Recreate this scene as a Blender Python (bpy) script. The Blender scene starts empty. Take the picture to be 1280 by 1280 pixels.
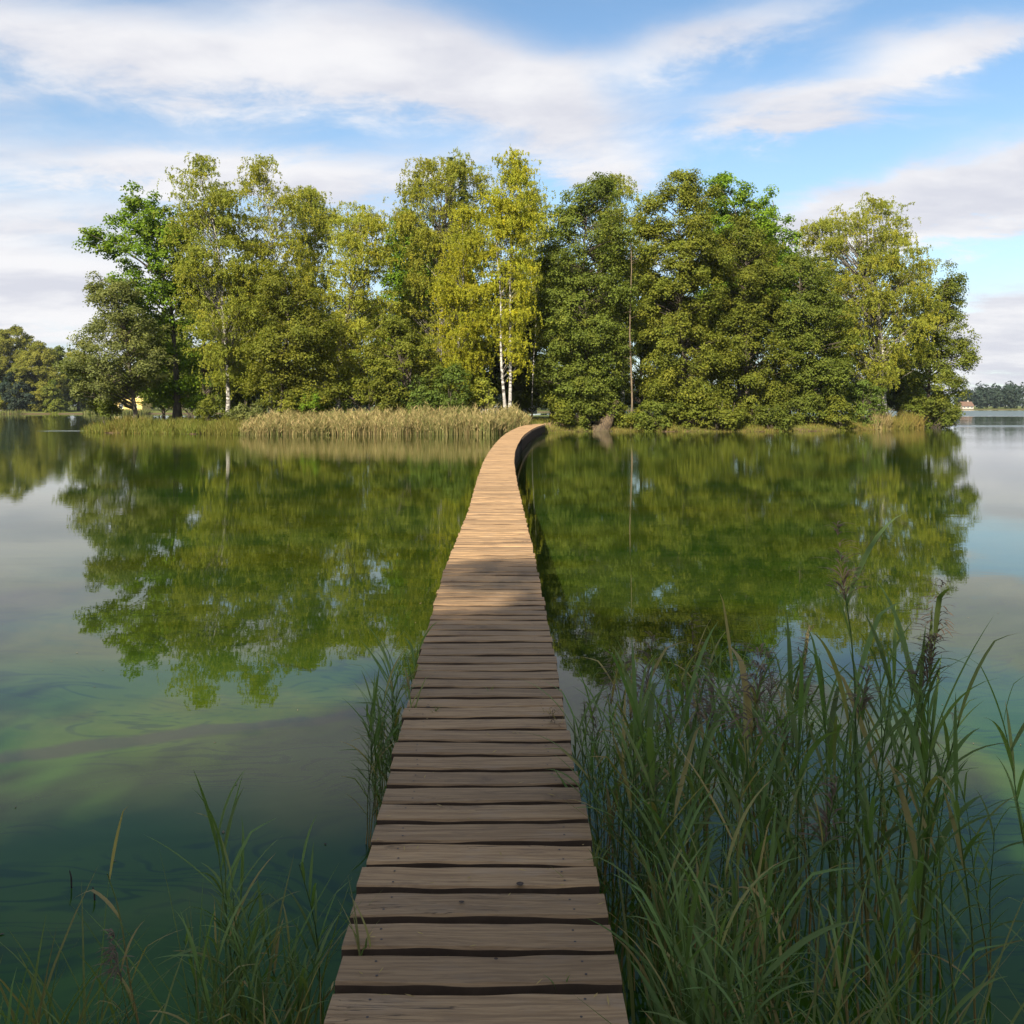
import bpy, math, random
import numpy as np
from mathutils import Vector

SC = bpy.context.scene
COL = SC.collection
PI = math.pi

# ------------------------------------------------------------------ camera
F, Y0, HC, DECK = 1100.0, 508.0, 2.3, 0.7      # focal length and horizon in photo pixels, eye and deck heights in metres
cam_d = bpy.data.cameras.new("camera")
cam = bpy.data.objects.new("camera", cam_d)
COL.objects.link(cam)
cam.location = (0, 0, HC)
cam.rotation_euler = (math.radians(90), 0, 0)
cam_d.sensor_width = 36.0
cam_d.lens = 36.0 * F / 1280.0
cam_d.shift_y = -(640.0 - Y0) / 1280.0
cam_d.clip_start = 0.05
cam_d.clip_end = 20000
SC.camera = cam
SC.render.resolution_x = SC.render.resolution_y = 1024

# ------------------------------------------------------------------ render and view
SC.render.engine = 'CYCLES'
cy = SC.cycles
cy.max_bounces = 7
cy.diffuse_bounces = 3
cy.glossy_bounces = 3
cy.transmission_bounces = 4
cy.transparent_max_bounces = 6
cy.caustics_reflective = False
cy.caustics_refractive = False
cy.sample_clamp_indirect = 6.0
cy.use_denoising = True
SC.view_settings.view_transform = 'Standard'
SC.view_settings.look = 'None'
SC.view_settings.exposure = 1.1
SC.view_settings.gamma = 1.0

# ------------------------------------------------------------------ sun
SUN_EL, SUN_AZ = math.radians(35), math.radians(204)     # azimuth clockwise from +Y: behind and to the left of the camera
sun_d = bpy.data.lights.new("sun", 'SUN')
sun_d.energy = 5.0
sun_d.angle = math.radians(0.53)
sun_d.color = (1.0, 0.915, 0.75)
sun = bpy.data.objects.new("sun", sun_d)
COL.objects.link(sun)
SDIR = Vector((math.sin(SUN_AZ) * math.cos(SUN_EL), math.cos(SUN_AZ) * math.cos(SUN_EL), math.sin(SUN_EL)))
sun.rotation_euler = (-SDIR).to_track_quat('-Z', 'Y').to_euler()
sun.location = SDIR * 200


# ------------------------------------------------------------------ node helper
class NT:
    def __init__(self, tree):
        self.t = tree

    def n(self, kind, **kw):
        nd = self.t.nodes.new(kind)
        for k, v in kw.items():
            setattr(nd, k, v)
        return nd

    def put(self, sock, v):
        if hasattr(v, 'links') or isinstance(v, bpy.types.NodeSocket):
            self.t.links.new(v, sock)
        elif v is not None:
            sock.default_value = v

    def m(self, op, a, b=None, c=None, clamp=False):
        nd = self.n('ShaderNodeMath', operation=op)
        nd.use_clamp = clamp
        for i, v in enumerate((a, b, c)):
            if v is not None:
                self.put(nd.inputs[i], v)
        return nd.outputs[0]

    def vm(self, op, a, b=None):
        nd = self.n('ShaderNodeVectorMath', operation=op)
        self.put(nd.inputs[0], a)
        if b is not None:
            self.put(nd.inputs[1], b)
        return nd.outputs[0]

    def xyz(self, v):
        nd = self.n('ShaderNodeSeparateXYZ')
        self.put(nd.inputs[0], v)
        return nd.outputs

    def comb(self, x, y, z):
        nd = self.n('ShaderNodeCombineXYZ')
        for i, v in enumerate((x, y, z)):
            self.put(nd.inputs[i], v)
        return nd.outputs[0]

    def noise(self, vec, scale=1.0, detail=4.0, rough=0.5, dist=0.0, color=False):
        nd = self.n('ShaderNodeTexNoise')
        self.put(nd.inputs['Vector'], vec)
        nd.inputs['Scale'].default_value = scale
        nd.inputs['Detail'].default_value = detail
        nd.inputs['Roughness'].default_value = rough
        nd.inputs['Distortion'].default_value = dist
        return nd.outputs['Color' if color else 'Fac']

    def step(self, v, lo, hi, to0=0.0, to1=1.0):
        nd = self.n('ShaderNodeMapRange')
        nd.interpolation_type = 'SMOOTHSTEP'
        for k, x in ((0, v), (1, lo), (2, hi), (3, to0), (4, to1)):
            self.put(nd.inputs[k], x)
        return nd.outputs[0]

    def mix(self, fac, a, b, blend='MIX'):
        nd = self.n('ShaderNodeMix', data_type='RGBA', blend_type=blend)
        self.put(nd.inputs[0], fac)
        for s, v in ((6, a), (7, b)):
            if isinstance(v, tuple):
                v = tuple(v) + ((1.0,) if len(v) == 3 else ())
            self.put(nd.inputs[s], v)
        return nd.outputs[2]

    def attr(self, name):
        nd = self.n('ShaderNodeAttribute', attribute_name=name)
        return nd.outputs['Fac']


def new_mat(name):
    m = bpy.data.materials.new(name)
    m.use_nodes = True
    m.node_tree.nodes.clear()
    t = NT(m.node_tree)
    t.out = t.n('ShaderNodeOutputMaterial')
    return m, t


def principled(t, color, rough=0.6, spec=0.5, normal=None, ior=None, metal=0.0):
    p = t.n('ShaderNodeBsdfPrincipled')
    if isinstance(color, tuple) and len(color) == 3:
        color = color + (1.0,)
    t.put(p.inputs['Base Color'], color)
    t.put(p.inputs['Roughness'], rough)
    t.put(p.inputs['Specular IOR Level'], spec)
    p.inputs['Metallic'].default_value = metal
    if ior:
        p.inputs['IOR'].default_value = ior
    if normal is not None:
        t.put(p.inputs['Normal'], normal)
    return p.outputs[0]


def bump(t, height, strength=1.0, dist=0.01):
    b = t.n('ShaderNodeBump')
    t.put(b.inputs['Strength'], strength)
    t.put(b.inputs['Distance'], dist)
    t.put(b.inputs['Height'], height)
    return b.outputs[0]


# ------------------------------------------------------------------ sky
world = bpy.data.worlds.new("World")
SC.world = world
world.use_nodes = True
world.node_tree.nodes.clear()
t = NT(world.node_tree)
sky = t.n('ShaderNodeTexSky', sky_type='NISHITA')
sky.sun_disc = False
sky.sun_elevation = SUN_EL
sky.sun_rotation = SUN_AZ
sky.air_density = 1.0
sky.dust_density = 0.6
sky.ozone_density = 2.2
tc = t.n('ShaderNodeTexCoord')
D = tc.outputs['Generated']
dx, dy, dz = t.xyz(D)
az = t.m('MULTIPLY', t.m('ARCTAN2', dx, dy), 180 / PI)             # degrees right of straight ahead
el = t.m('MULTIPLY', t.m('ARCSINE', dz), 180 / PI)                 # degrees above the horizon
den = t.m('ADD', t.m('MAXIMUM', dz, 0.0), 0.16)
cp = t.comb(t.m('DIVIDE', dx, den), t.m('DIVIDE', dy, den), 0.0)   # the cloud layer seen in perspective
cp = t.vm('ADD', cp, (3.7, 1.9, 0.0))
warp = t.vm('SCALE', t.vm('SUBTRACT', t.noise(cp, 1.3, 3, 0.5, color=True), (0.5, 0.5, 0.5)))
warp.node.inputs['Scale'].default_value = 0.5
cpw = t.vm('ADD', cp, warp)
n_big = t.noise(t.vm('MULTIPLY', cpw, (0.9, 1.35, 1.0)), 1.2, 9, 0.60)
n_soft = t.noise(t.vm('MULTIPLY', cp, (0.5, 1.0, 1.0)), 2.6, 5, 0.5)
n_fine = t.noise(t.vm('MULTIPLY', cpw, (1.0, 1.25, 1.0)), 3.6, 9, 0.64)
wig = t.m('MULTIPLY', t.m('SUBTRACT', n_fine, 0.5), 5.0)
azw, elw = t.m('ADD', az, t.m('MULTIPLY', t.m('SUBTRACT', n_big, 0.5), 5.0)), t.m('ADD', el, wig)


def deg(px, py):
    a = math.atan2(px - 640, F)
    return math.degrees(a), math.degrees(math.atan2((Y0 - py) * math.cos(a), F))


def blob(px, py, wx, wy, amp, tilt=0.0):
    a, e = deg(px, py)
    ca, sa = math.cos(math.radians(tilt)), math.sin(math.radians(tilt))
    x, y = t.m('SUBTRACT', azw, a), t.m('SUBTRACT', elw, e)
    k = 0.052
    u = t.m('ADD', t.m('MULTIPLY', x, ca / (wx * k)), t.m('MULTIPLY', y, sa / (wx * k)))
    v = t.m('ADD', t.m('MULTIPLY', x, -sa / (wy * k)), t.m('MULTIPLY', y, ca / (wy * k)))
    r2 = t.m('ADD', t.m('MULTIPLY', u, u), t.m('MULTIPLY', v, v))
    return t.m('MULTIPLY', t.m('EXPONENT', t.m('MULTIPLY', r2, -1.0)), amp)


BLOBS = [  # px, py, half width, half height (photo pixels), amount, tilt: the cloud banks of the day
    (150, 55, 380, 52, .90, -2), (520, 70, 230, 62, .80, -12), (680, 150, 130, 52, .60, -22), (640, 205, 150, 28, .35, 0),
    (270, 218, 210, 30, .85, 4), (470, 245, 160, 60, .35, 0), (20, 355, 300, 55, .7, 0), (80, 270, 190, 18, .30, 0), (60, 440, 300, 60, .6, 0),
    (880, 48, 170, 34, .6, 10), (985, 138, 150, 32, .9, 0), (1195, 52, 110, 28, .75, -2), (800, 210, 80, 22, .30, 0), (1150, 85, 120, 12, .30, 8),
    (1190, 250, 235, 38, 1.7, 8), (1300, 420, 120, 46, 1.5, 0), (1230, 478, 160, 20, .45, 0), (420, 320, 500, 50, .25, 0),
    (-250, 130, 300, 70, .5, 0), (1560, 150, 260, 60, .5, 0), (1650, 300, 200, 60, .6, 0), (-350, 300, 240, 60, .6, 0),
    (150, -130, 260, 30, .35, 4), (1000, -120, 200, 30, .25, -6),
]
dens = None
for b in BLOBS:
    v = blob(*b)
    dens = v if dens is None else t.m('ADD', dens, v)
back = t.m('MAXIMUM', t.step(t.m('ABSOLUTE', az), 50, 80, 0.0, 0.55), t.step(el, 48, 64, 0.0, 0.5))              # elsewhere: broken cloud
dens = t.m('ADD', dens, back)
cov = t.m('ADD', dens, t.m('MULTIPLY', t.m('SUBTRACT', n_big, 0.5), 0.8))
cov = t.m('ADD', cov, t.m('MULTIPLY', t.m('SUBTRACT', n_fine, 0.5), 0.80))
mask = t.step(cov, 0.14, 0.90, 0.0, 0.97)
shade = t.step(t.m('ADD', t.m('MULTIPLY', n_soft, 0.7), t.m('MULTIPLY', n_fine, 0.3)), 0.38, 0.62)
cloud = t.mix(shade, (4.1, 4.15, 4.6), (5.45, 5.4, 5.5))
haze_m = t.m('MULTIPLY', t.step(el, 0.0, 22.0, 1.0, 0.0), 0.5)
skyc = t.mix(1.0, sky.outputs[0], (1.0, 1.10, 1.08), 'MULTIPLY')
base = t.mix(haze_m, skyc, (3.9, 4.35, 5.0))
skycol = t.mix(mask, base, cloud)
bg = t.n('ShaderNodeBackground')
t.put(bg.inputs['Color'], skycol)
bg.inputs['Strength'].default_value = 0.082
wo = t.n('ShaderNodeOutputWorld')
world.node_tree.links.new(bg.outputs[0], wo.inputs['Surface'])
world.cycles.sampling_method = 'MANUAL'
world.cycles.sample_map_resolution = 512


# ------------------------------------------------------------------ object helpers
def tag(o, label=None, cat=None, group=None, kind=None):
    for k, v in (('label', label), ('category', cat), ('group', group), ('kind', kind)):
        if v:
            o[k] = v
    return o


def empty(name, loc, label, cat, group=None):
    o = bpy.data.objects.new(name, None)
    o.empty_display_size = 0.2
    COL.objects.link(o)
    o.location = loc
    return tag(o, label, cat, group)


def mesh_obj(name, verts, faces, mat, parent=None, attrs=None, smooth=False, fattrs=None):
    """verts (n,3), faces: (m,k) array or list of index tuples; attrs are per vertex, fattrs per face floats."""
    me = bpy.data.meshes.new(name)
    verts = np.asarray(verts, dtype=np.float32)
    if parent is not None:
        verts = verts - np.array(parent['_o'] if '_o' in parent else parent.location, dtype=np.float32)
    if isinstance(faces, np.ndarray):
        nf, k = faces.shape
        me.vertices.add(len(verts))
        me.vertices.foreach_set('co', verts.ravel())
        me.loops.add(nf * k)
        me.loops.foreach_set('vertex_index', faces.astype(np.int32).ravel())
        me.polygons.add(nf)
        me.polygons.foreach_set('loop_start', np.arange(0, nf * k, k, dtype=np.int32))
        me.polygons.foreach_set('loop_total', np.full(nf, k, dtype=np.int32))
    else:
        me.from_pydata([tuple(v) for v in verts.tolist()], [], faces)
    for dom, dct in (('POINT', attrs), ('FACE', fattrs)):
        for k, a in (dct or {}).items():
            at = me.attributes.new(k, 'FLOAT', dom)
            at.data.foreach_set('value', np.asarray(a, dtype=np.float32))
    me.update(calc_edges=True)
    me.validate()
    if smooth:
        me.polygons.foreach_set('use_smooth', np.ones(len(me.polygons), dtype=bool))
    me.materials.append(mat)
    o = bpy.data.objects.new(name, me)
    COL.objects.link(o)
    if parent is not None:
        o.parent = parent
    return o


class MB:
    """collects polygons of one mesh"""
    def __init__(self):
        self.v, self.f, self.a = [], [], []

    def box(self, c, s, rot=None, a=0.0, ch=0.0):
        hx, hy, hz = s[0] / 2, s[1] / 2, s[2] / 2
        i = len(self.v)
        c = Vector(c)
        if ch <= 0:
            pts = [(sx * hx, sy * hy, sz * hz) for sz in (-1, 1) for sy in (-1, 1) for sx in (-1, 1)]
            fs = [(0, 2, 3, 1), (4, 5, 7, 6), (0, 1, 5, 4), (2, 6, 7, 3), (0, 4, 6, 2), (1, 3, 7, 5)]
        else:                                   # chamfered upper edges
            pts = [(sx * hx, sy * hy, z) for z in (-hz, hz - ch) for sy in (-1, 1) for sx in (-1, 1)]
            pts += [(sx * (hx - ch), sy * (hy - ch), hz) for sy in (-1, 1) for sx in (-1, 1)]
            fs = [(0, 2, 3, 1), (8, 9, 11, 10)]
            for k in (0, 4):
                fs += [(k, k + 1, k + 5, k + 4), (k + 2, k + 6, k + 7, k + 3), (k, k + 4, k + 6, k + 2), (k + 1, k + 3, k + 7, k + 5)]
        for p in pts:
            p = Vector(p)
            if rot is not None:
                p = rot @ p
            self.v.append(tuple(p + c))
            self.a.append(a)
        self.f += [tuple(i + q for q in f) for f in fs]

    def tube(self, pts, radii, sides=6, a=0.0, cap=True, flare=None):
        pts = [Vector(p) for p in pts]
        i0 = len(self.v)
        up = Vector((0.12, 0.97, 0.2)).normalized()
        for k, p in enumerate(pts):
            dr = (pts[min(k + 1, len(pts) - 1)] - pts[max(k - 1, 0)]).normalized()
            u = dr.cross(up)
            if u.length < 1e-4:
                u = dr.cross(Vector((1, 0, 0)))
            u.normalize()
            w = dr.cross(u)
            for s in range(sides):
                th = 2 * PI * s / sides
                rr = radii[k] * (1 + (flare[k] * math.cos(th * 5 + 1) if flare else 0))
                q = p + (u * math.cos(th) + w * math.sin(th)) * rr
                self.v.append(tuple(q))
                self.a.append(a)
        for k in range(len(pts) - 1):
            for s in range(sides):
                b = i0 + k * sides
                s2 = (s + 1) % sides
                self.f.append((b + s, b + s2, b + sides + s2, b + sides + s))
        if cap:
            self.f.append(tuple(i0 + s for s in range(sides))[::-1])
            b = i0 + (len(pts) - 1) * sides
            self.f.append(tuple(b + s for s in range(sides)))

    def poly(self, pts, a=0.0):
        i = len(self.v)
        self.v += [tuple(p) for p in pts]
        self.a += [a] * len(pts)
        self.f.append(tuple(range(i, i + len(pts))))

    def prism(self, prof, axis_pts, a=0.0):
        """extrude a closed (y,z) profile between x0 and x1"""
        x0, x1 = axis_pts
        i = len(self.v)
        n = len(prof)
        for x in (x0, x1):
            for (y, z) in prof:
                self.v.append((x, y, z))
                self.a.append(a)
        for k in range(n):
            k2 = (k + 1) % n
            self.f.append((i + k, i + k2, i + n + k2, i + n + k))
        self.f.append(tuple(i + k for k in range(n))[::-1])
        self.f.append(tuple(i + n + k for k in range(n)))

    def build(self, name, mat, parent=None, smooth=False):
        return mesh_obj(name, np.array(self.v), self.f, mat, parent, {'tint': self.a}, smooth)


def U(px, py, d):
    return Vector(((px - 640) / F * d, d, HC - (py - Y0) / F * d))


def sstep(a, b, x):
    q = np.clip((x - a) / (b - a), 0, 1)
    return q * q * (3 - 2 * q)


# ------------------------------------------------------------------ materials
def leaf_mat(name, green, yellow, trans=0.42, rough=0.6):
    m, t = new_mat(name)
    c = t.mix(t.attr('age'), green, yellow)
    oi = t.n('ShaderNodeObjectInfo')
    k = t.m('MULTIPLY_ADD', t.attr('tint'), 0.85, 0.55)
    k = t.m('MULTIPLY', k, t.m('MULTIPLY_ADD', oi.outputs['Random'], 0.2, 0.9))
    c = t.mix(1.0, c, t.comb(k, k, k), 'MULTIPLY')
    a = principled(t, c, rough, 0.12)
    tr = t.n('ShaderNodeBsdfTranslucent')
    t.put(tr.inputs['Color'], t.mix(1.0, c, (1.2, 1.3, 0.5), 'MULTIPLY'))
    ms = t.n('ShaderNodeMixShader')
    ms.inputs[0].default_value = trans
    t.put(ms.inputs[1], a)
    t.put(ms.inputs[2], tr.outputs[0])
    t.put(t.out.inputs['Surface'], ms.outputs[0])
    return m


M = {}
M['alder'] = leaf_mat('alder_leaf', (0.138, 0.160, 0.022), (0.225, 0.205, 0.024))
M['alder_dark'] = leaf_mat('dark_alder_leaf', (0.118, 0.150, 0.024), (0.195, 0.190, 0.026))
M['birch'] = leaf_mat('birch_leaf', (0.222, 0.248, 0.036), (0.365, 0.315, 0.030))
M['birch_yellow'] = leaf_mat('yellow_birch_leaf', (0.265, 0.285, 0.026), (0.420, 0.355, 0.020))
M['maple'] = leaf_mat('maple_leaf', (0.140, 0.230, 0.018), (0.240, 0.285, 0.020), 0.45)
M['spruce'] = leaf_mat('spruce_needle', (0.030, 0.052, 0.022), (0.05, 0.07, 0.03), 0.1)
M['shrub'] = leaf_mat('shrub_leaf', (0.115, 0.170, 0.030), (0.19, 0.21, 0.035))
M['willow'] = leaf_mat('willow_leaf', (0.140, 0.158, 0.048), (0.20, 0.19, 0.045))
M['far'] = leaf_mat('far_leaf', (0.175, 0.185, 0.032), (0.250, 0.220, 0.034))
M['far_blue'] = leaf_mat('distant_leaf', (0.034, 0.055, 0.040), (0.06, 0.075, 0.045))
M['reed'] = leaf_mat('reed_leaf', (0.132, 0.202, 0.066), (0.40, 0.275, 0.125), 0.38, 0.5)
M['reed_head'] = leaf_mat('reed_seed_head', (0.115, 0.075, 0.055), (0.26, 0.20, 0.13), 0.2, 0.8)
M['reed_far'] = leaf_mat('far_reed', (0.115, 0.140, 0.038), (0.350, 0.250, 0.120), 0.2, 0.7)
M['grass'] = leaf_mat('grass_blade', (0.120, 0.145, 0.022), (0.25, 0.165, 0.055), 0.25, 0.6)


def bark_mat(name, c1, c2, c3, scale=(3, 3, 0.7)):
    m, t = new_mat(name)
    g = t.n('ShaderNodeNewGeometry').outputs['Position']
    n = t.noise(t.vm('MULTIPLY', g, scale), 2.2, 6, 0.6)
    n2 = t.noise(t.vm('MULTIPLY', g, (1, 1, 1)), 1.3, 3)
    c = t.mix(t.step(n, 0.38, 0.62), c1, c2)
    c = t.mix(t.step(n2, 0.55, 0.7), c, c3)
    c = t.mix(t.m('MULTIPLY', t.attr('tint'), 0.8), c, (0.085, 0.065, 0.05))
    t.put(t.out.inputs['Surface'], principled(t, c, 0.85, 0.2, bump(t, n, 0.8, 0.03)))
    return m


M['bark'] = bark_mat('alder_bark', (0.055, 0.043, 0.034), (0.125, 0.100, 0.080), (0.09, 0.085, 0.06))
M['bark_birch'] = bark_mat('birch_bark', (0.06, 0.05, 0.045), (0.52, 0.49, 0.44), (0.34, 0.31, 0.28), (1.2, 1.2, 3.0))
M['bark_pine'] = bark_mat('pine_bark', (0.085, 0.062, 0.042), (0.19, 0.14, 0.09), (0.13, 0.105, 0.07))
M['bark_red'] = bark_mat('root_bark', (0.05, 0.036, 0.024), (0.12, 0.085, 0.05), (0.09, 0.07, 0.04))


def plain_mat(name, c, rough=0.6, spec=0.4, var=0.15, scale=3.0):
    m, t = new_mat(name)
    g = t.n('ShaderNodeNewGeometry').outputs['Position']
    n = t.noise(g, scale, 5, 0.6)
    k = t.m('MULTIPLY_ADD', n, 2 * var, 1 - var)
    t.put(t.out.inputs['Surface'], principled(t, t.mix(1.0, c, t.comb(k, k, k), 'MULTIPLY'), rough, spec, bump(t, n, 0.3, 0.01)))
    return m


# weathered decking: grain runs along each plank (x), every plank has its own tone (tint)
def wood_mat():
    m, t = new_mat('weathered_plank')
    g = t.n('ShaderNodeNewGeometry').outputs['Position']
    tn = t.attr('tint')
    sh = t.comb(t.m('MULTIPLY', tn, 37.0), t.m('MULTIPLY', tn, 11.0), 0.0)
    p = t.vm('ADD', g, sh)
    wv = t.vm('SCALE', t.vm('SUBTRACT', t.noise(t.vm('MULTIPLY', p, (2.2, 8, 8)), 1.0, 3, 0.5, color=True), (0.5, 0.5, 0.5)))
    wv.node.inputs['Scale'].default_value = 0.05
    pw = t.vm('ADD', p, wv)
    grain = t.noise(t.vm('MULTIPLY', pw, (2.0, 75, 75)), 1.0, 6, 0.62)
    fine = t.noise(t.vm('MULTIPLY', pw, (6.0, 260, 260)), 1.0, 3, 0.6)
    blot = t.noise(t.vm('MULTIPLY', p, (3.2, 9, 9)), 1.0, 6, 0.65)
    c = t.mix(t.step(grain, 0.34, 0.66), (0.228, 0.136, 0.066), (0.365, 0.230, 0.116))
    c = t.mix(t.m('MULTIPLY', t.step(fine, 0.52, 0.75), 0.4), c, (0.10, 0.066, 0.045))
    c = t.mix(t.m('MULTIPLY', t.step(blot, 0.52, 0.74), 0.45), c, (0.300, 0.220, 0.152))      # grey weathering
    c = t.mix(t.m('MULTIPLY', t.step(blot, 0.46, 0.28), 0.55), c, (0.115, 0.070, 0.046))     # damp stains
    k = t.m('MULTIPLY_ADD', tn, 0.55, 0.73)
    c = t.mix(1.0, c, t.comb(k, t.m('MULTIPLY_ADD', tn, 0.54, 0.74), t.m('MULTIPLY_ADD', tn, 0.50, 0.77)), 'MULTIPLY')
    crack = t.noise(t.vm('MULTIPLY', pw, (1.1, 60, 60)), 1.0, 2, 0.5)
    cr = t.step(t.m('ABSOLUTE', t.m('SUBTRACT', crack, 0.5)), 0.0, 0.012, 1.0, 0.0)
    cr = t.m('MULTIPLY', cr, t.step(t.noise(t.vm('MULTIPLY', p, (1.6, 7, 7)), 1.0, 2), 0.56, 0.64))
    c = t.mix(t.m('MULTIPLY', cr, 0.75), c, (0.035, 0.024, 0.018))
    h = t.m('SUBTRACT', t.m('ADD', grain, t.m('MULTIPLY', fine, 0.4)), t.m('MULTIPLY', cr, 0.8))
    t.put(t.out.inputs['Surface'], principled(t, c, t.m('MULTIPLY_ADD', grain, 0.2, 0.6), 0.3, bump(t, h, 0.7, 0.004)))
    return m


M['wood'] = wood_mat()
M['wood_dark'] = plain_mat('wet_timber', (0.075, 0.055, 0.042), 0.7, 0.3, 0.5, 7.0)
M['nail'] = plain_mat('rusty_nail', (0.05, 0.035, 0.03), 0.5, 0.4, 0.3, 40.0)


def water_mat():
    m, t = new_mat('lake_water')
    g = t.n('ShaderNodeNewGeometry').outputs['Position']
    x, y, z = t.xyz(g)
    w1 = t.vm('SUBTRACT', t.noise(t.vm('MULTIPLY', g, (0.30, 0.42, 1)), 1.0, 3, 0.5, color=True), (0.5, 0.5, 0.5))
    w1 = t.vm('MULTIPLY', w1, (3.2, 2.6, 0))
    p1 = t.vm('ADD', g, w1)
    film = t.noise(t.vm('MULTIPLY', p1, (0.35, 1.25, 1)), 1.0, 7, 0.55, 0.6)
    big = t.noise(t.vm('MULTIPLY', g, (0.16, 0.30, 1)), 1.0, 3, 0.5, 0.4)
    c = t.mix(t.step(big, 0.36, 0.64), (0.010, 0.027, 0.003), (0.026, 0.034, 0.002))
    c = t.mix(t.m('MULTIPLY', t.step(film, 0.36, 0.72), 0.6), c, (0.032, 0.048, 0.010))
    # thin dark swirls drawn out in the algae film
    ln = t.noise(t.vm('MULTIPLY', p1, (0.30, 1.5, 1)), 1.0, 4, 0.5, 0.7)
    lines = t.step(t.m('SINE', t.m('MULTIPLY', ln, 110.0)), 0.45, 1.0)
    lines = t.m('MULTIPLY', lines, t.step(t.noise(t.vm('MULTIPLY', g, (0.5, 0.9, 1)), 1.0, 3), 0.40, 0.54))
    lines = t.m('MULTIPLY', lines, t.step(y, 16, 9))
    c = t.mix(t.m('MULTIPLY', lines, 0.6), c, (0.005, 0.013, 0.006))
    # body colour raised, most of all in green, towards the home shore
    bl = t.step(y, 3.5, 9.5, 2.1, 1.0)
    c = t.mix(1.0, c, t.comb(t.m('MULTIPLY_ADD', bl, 0.45, 0.55), bl, t.m('MULTIPLY_ADD', bl, 0.3, 0.7)), 'MULTIPLY')
    # the grey tongue of drifted scum left of the walk
    f = t.m('SUBTRACT', y, t.m('MULTIPLY_ADD', x, 0.40, 7.08))
    f = t.m('ADD', f, t.m('MULTIPLY', t.m('SUBTRACT', t.noise(g, 0.9, 4, 0.55, 1.0), 0.5), 0.55))
    band = t.m('MULTIPLY', t.step(t.m('ABSOLUTE', f), 0.07, 0.17, 1.0, 0.0), t.step(x, -0.4, -1.4, 0.0, 1.0))
    band = t.m('MULTIPLY', band, t.step(x, -7.0, -4.5))
    c = t.mix(t.m('MULTIPLY', band, 0.9), c, (0.021, 0.027, 0.013))
    # ripples: calm in the lee of the near shore, a light breeze further out
    r1 = t.noise(t.vm('MULTIPLY', g, (1.4, 3.6, 1)), 1.0, 3, 0.5)
    r2 = t.noise(t.vm('MULTIPLY', g, (5.0, 13.0, 1)), 1.0, 2, 0.5)
    hgt = t.m('ADD', r1, t.m('MULTIPLY', r2, 0.25))
    amp = t.step(y, 6, 60, 0.10, 1.0)
    gust = t.noise(t.vm('MULTIPLY', g, (0.03, 0.09, 1)), 1.0, 3)
    amp = t.m('MULTIPLY', amp, t.step(gust, 0.3, 0.7, 0.5, 1.3))
    # wind-ruffled lanes
    wob = t.m('MULTIPLY', t.m('SUBTRACT', t.noise(t.vm('MULTIPLY', g, (0.02, 0.02, 1)), 1.0, 3), 0.5), 14)
    yw = t.m('ADD', y, wob)
    lane1 = t.m('MULTIPLY', t.step(t.m('ABSOLUTE', t.m('SUBTRACT', yw, 103)), 1.5, 6.0, 1.0, 0.0), t.step(x, 44, 56))
    lane2 = t.m('MULTIPLY', t.step(t.m('ABSOLUTE', t.m('SUBTRACT', y, 330)), 110, 140, 1.0, 0.0), t.step(x, 40, 80))
    lane3 = t.m('MULTIPLY', t.step(t.m('ABSOLUTE', t.m('SUBTRACT', y, 82.5)), 0.8, 2.2, 1.0, 0.0),
                t.step(t.m('ABSOLUTE', t.m('SUBTRACT', x, -41.5)), 1.5, 3.4, 1.0, 0.0))
    lane = t.m('MAXIMUM', lane1, t.m('MAXIMUM', lane2, lane3))
    dist = t.m('MULTIPLY_ADD', lane, 0.035, t.m('MULTIPLY', amp, 0.0034))
    rough = t.m('MULTIPLY_ADD', lane, 0.25, 0.012)
    t.put(t.out.inputs['Surface'], principled(t, c, rough, 0.5, bump(t, hgt, 1.0, dist), ior=1.22))
    return m


M['water'] = water_mat()


def ground_mat():
    m, t = new_mat('meadow_ground')
    g = t.n('ShaderNodeNewGeometry').outputs['Position']
    z = t.xyz(g)[2]
    n = t.noise(g, 0.35, 6, 0.6)
    n2 = t.noise(g, 3.0, 5, 0.6)
    c = t.mix(t.step(n, 0.35, 0.65), (0.085, 0.110, 0.022), (0.125, 0.135, 0.035))
    c = t.mix(t.m('MULTIPLY', t.step(n2, 0.5, 0.7), 0.5), c, (0.12, 0.085, 0.045))
    c = t.mix(t.step(z, 0.10, 0.42, 1.0, 0.0), c, (0.105, 0.070, 0.042))
    t.put(t.out.inputs['Surface'], principled(t, c, 0.95, 0.1, bump(t, n2, 1.0, 0.08)))
    return m


M['ground'] = ground_mat()
M['path'] = plain_mat('trodden_earth', (0.30, 0.19, 0.12), 0.95, 0.1, 0.3, 4.0)

# ------------------------------------------------------------------ terrain and water
SHX = np.array([-41, -36.6, -30, -23.7, -19.8, -10, 0.7, 3.5, 7.8, 15, 22.3, 30.4, 40, 49.6, 55])
SHY = np.array([84, 77.5, 74.5, 72.8, 71.6, 72.0, 73.5, 77.0, 82.4, 80.5, 80.5, 83, 91, 101, 112])


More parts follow.
